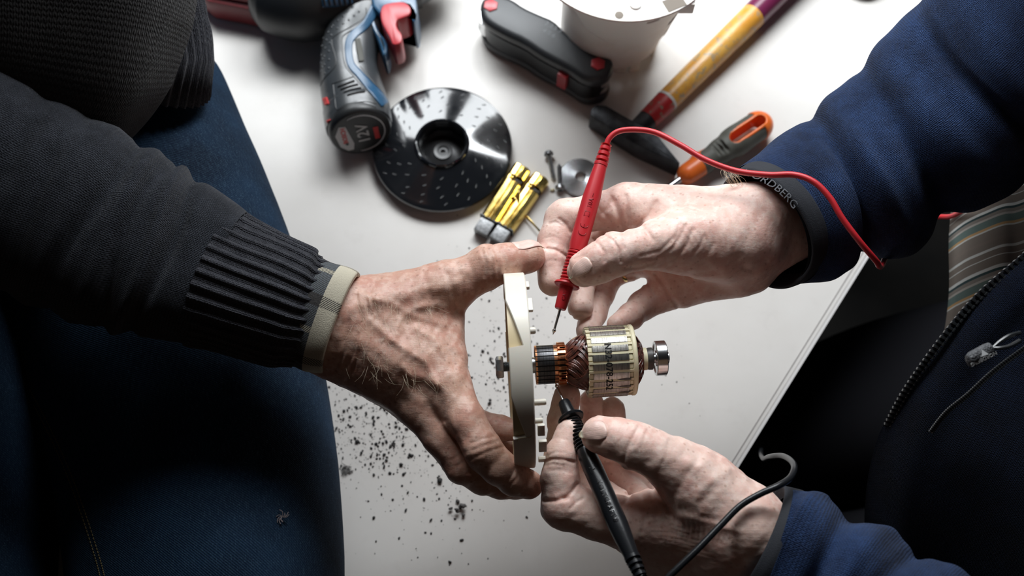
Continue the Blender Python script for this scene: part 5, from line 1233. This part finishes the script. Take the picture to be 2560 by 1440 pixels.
body = [(L_(.02), L_(.22), .0088, .0094), (L_(.22), L_(.45), .0094, .0108), (L_(.45), L_(.66), .0108, .0118), (L_(.66), L_(.92), .0118, .0110), (L_(.60, .0035), L_(.92, .003), .0100, .0100), (L_(.60, -.0035), L_(.92, -.003), .0100, .0100)]
sd_mesh('handle_grip', body, sloty(.0052)+[(L_(.36+.045*i, -.014, .010), L_(.36+.045*i, .014, .010), .0016, .0016) for i in range(3)], M_gr, label='dark grey rubber grip')
sd_mesh('handle_core', [(L_(.015), L_(.20), .0094, .0100), (L_(.20, .004), L_(.34, .004), .0070, .0062)], [], M_or, label='orange front of the handle', keep=lambda X, Y, Z: np.maximum(ax_c(X, Y, Z)-QL*.40, -.02+0*X))
sd_mesh('hanging_loop', [(a, b, r1+.0006, r2+.0006) for a, b, r1, r2 in body[3:]]+[(L_(.93), L_(.965), .0112, .0105)], sloty(.0046), M_or, label='orange loop at the end of the handle',
        keep=lambda X, Y, Z: np.minimum(QL*.92-ax_c(X, Y, Z), np.sqrt((sd_c(X, Y, Z))**2+np.maximum(0, np.maximum(QL*.60-ax_c(X, Y, Z), ax_c(X, Y, Z)-QL*.93))**2)-.0072))
# --- stitching on the jeans, ring on the upper hand
JE = [je]; M_st = mat('stitch_thread', (.16, .12, .05), .9); mb = MB()
for off in (0, 11):
    pth, _ = smooth_path([Vector((x_+off, y_, 0)) for x_, y_ in ((18, 900), (70, 985), (120, 1080), (165, 1180), (205, 1290), (240, 1400), (255, 1460))], [0]*7, 13)
    for k in range(0, len(pth)-1, 1):
        a, b = hit(JE, pth[k].x, pth[k].y, .0002), hit(JE, pth[k].x*.35+pth[k+1].x*.65, pth[k].y*.35+pth[k+1].y*.65, .0002)
        if a and b: mb.tube([a[0], b[0]], .00035, 5)
tag(part('seam_stitching', mb, M_st, man), None, None, kind='stuff')
part('finger_ring', MB().lathe([(.0100, -.0014), (.0112, -.0012), (.0115, 0), (.0112, .0012), (.0100, .0014), (.0100, -.0014)], axis(P(1556, 668, .138), P(1525, 680, .134)-P(1590, 655, .142)), 40), mat('gold', (.85, .6, .25), .2, 1.0), fel, label='thin gold ring')
# --- folding hex key tool
ft = thing('folding_key_set', P(1380, 130, 0), 'black folding hex key tool with two red hexagonal buttons', 'folding tool')
M_ft = mat('tool_black', (.022, .024, .027), .42, 0, .5); g = NT(M_ft); g.normal(g.bump(g.noise(g.coord(), 1200, 3), .25, .0003))
top_o = [(1200, 22), (1202, 0), (1215, -14), (1250, -18), (1282, -6), (1310, 14), (1350, 32), (1385, 46), (1410, 72), (1440, 100), (1480, 122), (1518, 130), (1533, 150), (1534, 172), (1520, 192), (1490, 202), (1460, 196), (1435, 178), (1400, 158), (1350, 132), (1310, 104), (1265, 84), (1225, 62), (1206, 44)]
zt4 = .046
cxy = pz(rounded(top_o, 1), zt4); 
part('top_scale', MB().prism(cxy, .031, zt4, .0055, None, 4), M_ft, ft, label='black upper half')
part('bottom_scale', MB().prism(cxy, .001, .013, .004, None, 3), M_ft, ft, label='black lower half')
ctr = Vector(np.mean(np.array(cxy), 0)); inn = [tuple(ctr+(Vector(p)-ctr)*.955) for p in cxy]
part('key_stack', MB().prism(inn, .012, .032), mat('blackened_keys', (.03, .032, .034), .35, .8), ft)
pt0 = P(1227, 14, zt4); pt1 = P(1495, 160, zt4)
dirk = (pt1-pt0); dirk.z = 0; dk_ = dirk.normalized(); sk_ = Vector((-dk_.y, dk_.x, 0))
for i in range(5):
    z = .0145+i*.0038; o_ = -.0115 if i % 2 else -.0100
    a = Vector((pt0.x, pt0.y, z))+dk_*.006+sk_*o_; b = Vector((pt1.x, pt1.y, z))-dk_*.010+sk_*(o_*1.05)
    part('hex_key', MB().tube([a, b], .0017, 6), mat('key_steel', (.14, .14, .145), .3, 1.0) if i == 0 else bpy.data.materials['key_steel'], ft)
for q_, sgn_ in ((pt0, 1), (pt1, 1)):
    hx6 = [(.0068*math.cos(i*PI/3+.4), .0068*math.sin(i*PI/3+.4)) for i in range(6)]
    M = Matrix.Translation((q_.x, q_.y, 0)); part('pivot_button', MB().prism(hx6, zt4-.001, zt4+.0012, .0006, M), M_dred, ft, 30, label='red hexagonal pivot button')
    part('pivot_barrel', MB().lathe([(.0, .013), (.0105, .013), (.0110, .016), (.0092, .021), (.0110, .027), (.0105, .031), (0, .031)], Matrix.Translation((q_.x+.0015*(1 if q_ is pt1 else -1), q_.y-.001, 0)), 28), M_steel, ft, label='bright pivot between the halves')
rp_ = P(1410, 195, .024); M = axis(rp_, (0, 0, 1), dk_); mb = MB().box((0, -.002, 0), .0095, .006, .020, M, .0012)
for i in range(5): mb.box((-.0036+i*.0018, -.0052, 0), .0008, .001, .018, M)
part('slide_button', mb, M_dred, ft, label='ribbed red slide on the edge')
mt = axis(P(1372, 84, zt4), (0, 0, 1), dk_)
mb = MB()
for i, s_ in enumerate(('2 2.5 3', '4 5 6')): text_on(mb, s_, .0062, lambda v: mt @ Vector((v.x, v.y+.008-.0075*i, .00008+v.z)), .00005)
part('scale_lettering', mb, mat('faint_print', (.16, .17, .18), .5), ft)
# --- white motor housing
M_hous = mat('housing_white', (.70, .655, .60), .45, 0, .4, Subsurface_Weight=.1, Subsurface_Scale=.003); g = NT(M_hous); ob = g.coord()
g.base(g.mix(g.math('MULTIPLY', g.ramp(g.noise(ob, 30, 5, .7), [(.5, (0, 0, 0)), (.75, (1, 1, 1))]), .4), (.74, .70, .655), (.55, .46, .38)))
hz = .145; kh = S(1558, -150, hz); hc_ = P(1562, -150, hz); hc_.z = 0
ho_ = thing('motor_housing', hc_, 'white plastic motor housing with a ring flange standing above the hex key tool', 'motor housing'); MH = Matrix.Translation(hc_)
RF = 243*kh
part('flange', MB().lathe([(.046, hz-.001), (RF, hz-.001), (RF+.0005, hz+.0005), (RF, hz+.0016), (.046, hz+.0016), (.046, hz-.001)], MH, 120), M_hous, ho_, 30, label='flat ring flange')
# tapering shell with openings
vs = []; fs = []; nA = 180; zz_ = np.linspace(0, 1, 34)
def shell_r(t): return RF*.93*(1-t)**.0*(1-.56*t**.75)
keep_ = {}
for i in range(nA):
    for k, t in enumerate(zz_):
        r_ = shell_r(t); a = 2*PI*i/nA; vs.append(hc_+Vector((r_*math.cos(a)+.013*t, r_*math.sin(a), (hz-.001)*(1-t)+.014*t)))
for i in range(nA):
    d = math.degrees(2*PI*i/nA); d = (d+180) % 360-180
    for k in range(33):
        t = (zz_[k]+zz_[k+1])/2; cut = False
        for c0_ in (-152, -40, 70): # triangular windows between the legs
            if t > .55 and abs(((d-c0_+180) % 360)-180) < (t-.55)*70: cut = True
        if abs(d+146) < 11 and .12 < t < .48: cut = True
        if abs(d+72) < 5 and .08 < t < .19 and not (.125 < t < .145): cut = True
        if t > .84 and abs(((d+94+180) % 360)-180) < 9: cut = True
        if t > .9 and abs(((d+75+180) % 360)-180) < 5: cut = True
        if abs(d+40) < 10 and .30 < t < .44 and (t-.30)*80 > abs(d+40): cut = True
        if not cut: j = (i+1) % nA; fs.append((i*34+k, j*34+k, j*34+k+1, i*34+k+1))
mb = MB(); mb.add(vs, fs); o = part('shell', mb, M_hous, ho_, 40, label='tapering shell with cut-out windows'); md = o.modifiers.new('t', 'SOLIDIFY'); md.thickness = .0022; md.offset = -1
part('inner_ring', MB().lathe([(.0440, .030), (.0462, .030), (.0462, hz), (.0440, hz), (.0440, .030)], MH, 72), M_hous, ho_)
part('base_ring', MB().lathe([(.012, .012), (shell_r(1)-.003, .012), (shell_r(1)-.003, .018), (.012, .018), (.012, .012)], Matrix.Translation(hc_+Vector((.013, 0, 0))), 60), M_hous, ho_)
MB0 = Matrix.Translation(hc_+Vector((.013, 0, 0)))
for an, w_ in ((-108, .012), (-92, .006), (-72, .009), (-20, .008), (50, .010), (150, .012)):
    M = MB0 @ Matrix.Rotation(math.radians(an), 4, 'Z'); part('foot', MB().box((shell_r(1)-.0018, 0, .011), .0032, w_, .0216, M, .0006), M_hous, ho_)
def fl_at(px, py): q = P(px, py, hz+.0016); return q
for (x_, y_, r_, nm, m_) in ((1548, 38, .0033, 'screw_hole', mat('hole_shade', (.20, .17, .14), .8)), (1589, 12, .0045, 'moulded_boss', M_hous)):
    q_ = fl_at(x_, y_); part(nm, MB().lathe([(0, 0), (r_, 0), (r_, .0002 if nm == 'screw_hole' else .0008), (r_*.86, .0003 if nm == 'screw_hole' else .0012), (0, .0003 if nm == 'screw_hole' else .0012)], Matrix.Translation(q_), 28), m_, ho_)
q_ = fl_at(1686, 8); M = axis(q_, (0, 0, 1), P(1720, -6, hz)-P(1686, 8, hz)); part('terminal_recess', MB().box((0, 0, 0), .016, .011, .0006, M), bpy.data.materials['hole_shade'], ho_)
for px, py, w_ in ((1716, 14, 1),): part('side_lug', MB().box(P(px, py, hz-.006), .012, .007, .012, None, .001), M_hous, ho_)
for k, (cc_, off) in enumerate((((.65, .10, .03), .0), ((.02, .16, .13), .006), ((.12, .03, .02), -.005), ((.5, .06, .03), .011))):
    part('inner_wire', MB().tube([hc_+Vector((-.034+off, -.032+off*.3, hz-.012)), hc_+Vector((-.006+off, -.040, hz-.004-.002*k)), hc_+Vector((.015+off, -.036+off*.5, hz-.008)), hc_+Vector((.032, -.020, hz-.014))], .0016, 8, 6), mat('wire_insulation_%s' % ('red', 'green', 'brown', 'orange')[k], cc_, .4), ho_)
part('inner_block', MB().box((hc_.x, hc_.y-.006, hz-.028), .055, .050, .020, None, .003), M_dblk, ho_)
# --- things cut by the top edge of the picture
rb2 = thing('tool_case', P(560, -40, 0), 'dark red case at the back of the table behind the drill', 'case')
M_rc = mat('case_red', (.16, .014, .018), .5); 
part('case_body', MB().prism(rounded(pz([(455, -260), (470, -6), (600, 18), (700, 40), (760, 10), (800, -260)], .03), 2), .001, .030, .004), M_rc, rb2); part('case_lid', MB().prism(rounded(pz([(475, -240), (485, -22), (600, 0), (700, 18), (740, -4), (770, -240)], .034), 2), .030, .036, .002), M_rc, rb2)
gp_ = P(2150, -48, 0); gj = thing('tin_lid', gp_, 'dull grey tin lid at the back edge near the fleece sleeve', 'lid')
part('lid_body', MB().lathe([(.0, .001), (.020, .001), (.0205, .010), (.0195, .0115), (.017, .0105), (0, .0100)], Matrix.Translation(gp_), 40), plain_noise(mat('dull_tin', (.22, .21, .18), .5, .6), 90, (.14, .13, .11), (.27, .26, .22)), gj)
# --- carbon dust and crumbs
M_dust = plain_noise(mat('carbon_dust', (.02, .02, .021), .8), 900, (.010, .010, .011), (.045, .044, .043))
dr_ = np.random.RandomState(17); mb = MB()
def crumb(mb, c_, r_, seed, flat_=.6):
    rr = np.random.RandomState(seed); vs = []
    ico = [(0, 0, 1), (.89, 0, .45), (.28, .85, .45), (-.72, .53, .45), (-.72, -.53, .45), (.28, -.85, .45), (.72, .53, -.45), (-.28, .85, -.45), (-.89, 0, -.45), (-.28, -.85, -.45), (.72, -.53, -.45), (0, 0, -1)]
    F_ = [(0, 1, 2), (0, 2, 3), (0, 3, 4), (0, 4, 5), (0, 5, 1), (1, 6, 2), (2, 7, 3), (3, 8, 4), (4, 9, 5), (5, 10, 1), (6, 7, 2), (7, 8, 3), (8, 9, 4), (9, 10, 5), (10, 6, 1), (6, 11, 7), (7, 11, 8), (8, 11, 9), (9, 11, 10), (10, 11, 6)]
    sx_, sy_ = 1+.5*rr.rand(), .7+.4*rr.rand(); an = rr.rand()*6.28; ca_, sa_ = math.cos(an), math.sin(an)
    for x, y, z in ico:
        k_ = r_*(.7+.5*rr.rand()); x, y = x*sx_, y*sy_; vs.append(c_+Vector(((x*ca_-y*sa_)*k_, (x*sa_+y*ca_)*k_, (z*flat_+flat_*.8)*r_)))
    mb.add(vs, F_)
clusters = [((930, 1100), (70, 48), 420), ((1010, 1050), (90, 60), 300), ((890, 1010), (50, 50), 130), ((1240, 900), (30, 90), 190), ((1330, 830), (60, 70), 70), ((1260, 980), (60, 70), 110), ((1080, 1170), (110, 60), 130), ((1150, 1250), (90, 60), 90), ((1000, 1300), (120, 80), 60), ((1200, 700), (40, 40), 40), ((1370, 990), (60, 60), 50), ((1660, 1030), (60, 90), 18), ((1440, 870), (60, 60), 30), ((1130, 650), (40, 40), 14)]
for (cx_, cy_), (wx, wy), n_ in clusters:
    for _ in range(n_):
        x_, y_ = cx_+dr_.randn()*wx, cy_+dr_.randn()*wy; p = P(x_, y_, 0)
        if p.x > E0.x+(p.y-E0.y)*(E1.x-E0.x)/(E1.y-E0.y)-.004: continue
        s_ = min(.0011, .00014+.00022*abs(dr_.randn())**1.6)
        crumb(mb, p, s_*1.25, dr_.randint(1e6))
du = raw('carbon_dust', mb.v, mb.f, M_dust, None, True); tag(du, 'black specks of carbon dust scattered over the white table under the hands', 'dust', None, 'stuff')
crs = [((1003, 1161), 5.2, 'round black crumb of carbon below the grey dust patches'), ((893, 1104), 5.0, 'black crumb of carbon near the blue jeans'), ((1061, 1248), 3.8, 'small black crumb alone on the lower table'), ((1015, 1275), 3.8, 'flat black crumb left of the broken clump'), ((935, 1187), 3.8, 'long black crumb beside the grey fluff ball'), ((1368, 1000), 0, ''), ((1100, 1202), 6.5, 'ragged grey black crumb between hand and jeans'), ((1024, 1137), 4.5, 'black crumb just above the round one'), ((1224, 1008), 5.0, 'dark crumb of carbon beside the index knuckle'), ((986, 1115), 3.6, 'tiny black crumb among the fine dust')]
for k, ((x_, y_), r_, lab) in enumerate(crs):
    if r_ == 0: continue
    mb = MB(); crumb(mb, P(x_, y_, 0), r_*.00034*1.0, 100+k, .7); tag(raw('carbon_crumb', mb.v, mb.f, M_dust, None, True), lab, 'crumb', 'larger carbon crumbs on the table')
mb = MB(); c_ = P(1147, 1272, 0)
for k in range(9): crumb(mb, c_+Vector((dr_.randn()*.0022, dr_.randn()*.0028, .0004*k)), .0014+.0006*dr_.rand(), 300+k, .8)
tag(raw('carbon_clump', mb.v, mb.f, plain_noise(mat('carbon_grey', (.06, .06, .06), .8), 800, (.02, .02, .02), (.13, .12, .115)), None, True), 'loose clump of broken carbon below the gripping hand', 'crumb')
mb = MB(); c_ = P(868, 1173, 0)
for k in range(40):
    a = dr_.rand()*6.28; r_ = .0036*dr_.rand()**.5; p = c_+Vector((r_*math.cos(a), r_*math.sin(a), .0005)); mb.tube([p, p+Vector((dr_.randn()*.0012, dr_.randn()*.0012, .0012)), p+Vector((dr_.randn()*.002, dr_.randn()*.002, .0006))], .00022, 4, 2)
tag(part('dust_ball', mb, mat('dust_fluff', (.16, .155, .15), 1)), 'round grey ball of dust beside the blue jeans', 'dust ball')
mb = MB(); crumb(mb, P(1381, 476, 0), .0022, 900, .7); tag(raw('resin_crumb', mb.v, mb.f, M_nomex, None, True), 'cream crumb between the screws and the brass holders', 'crumb')
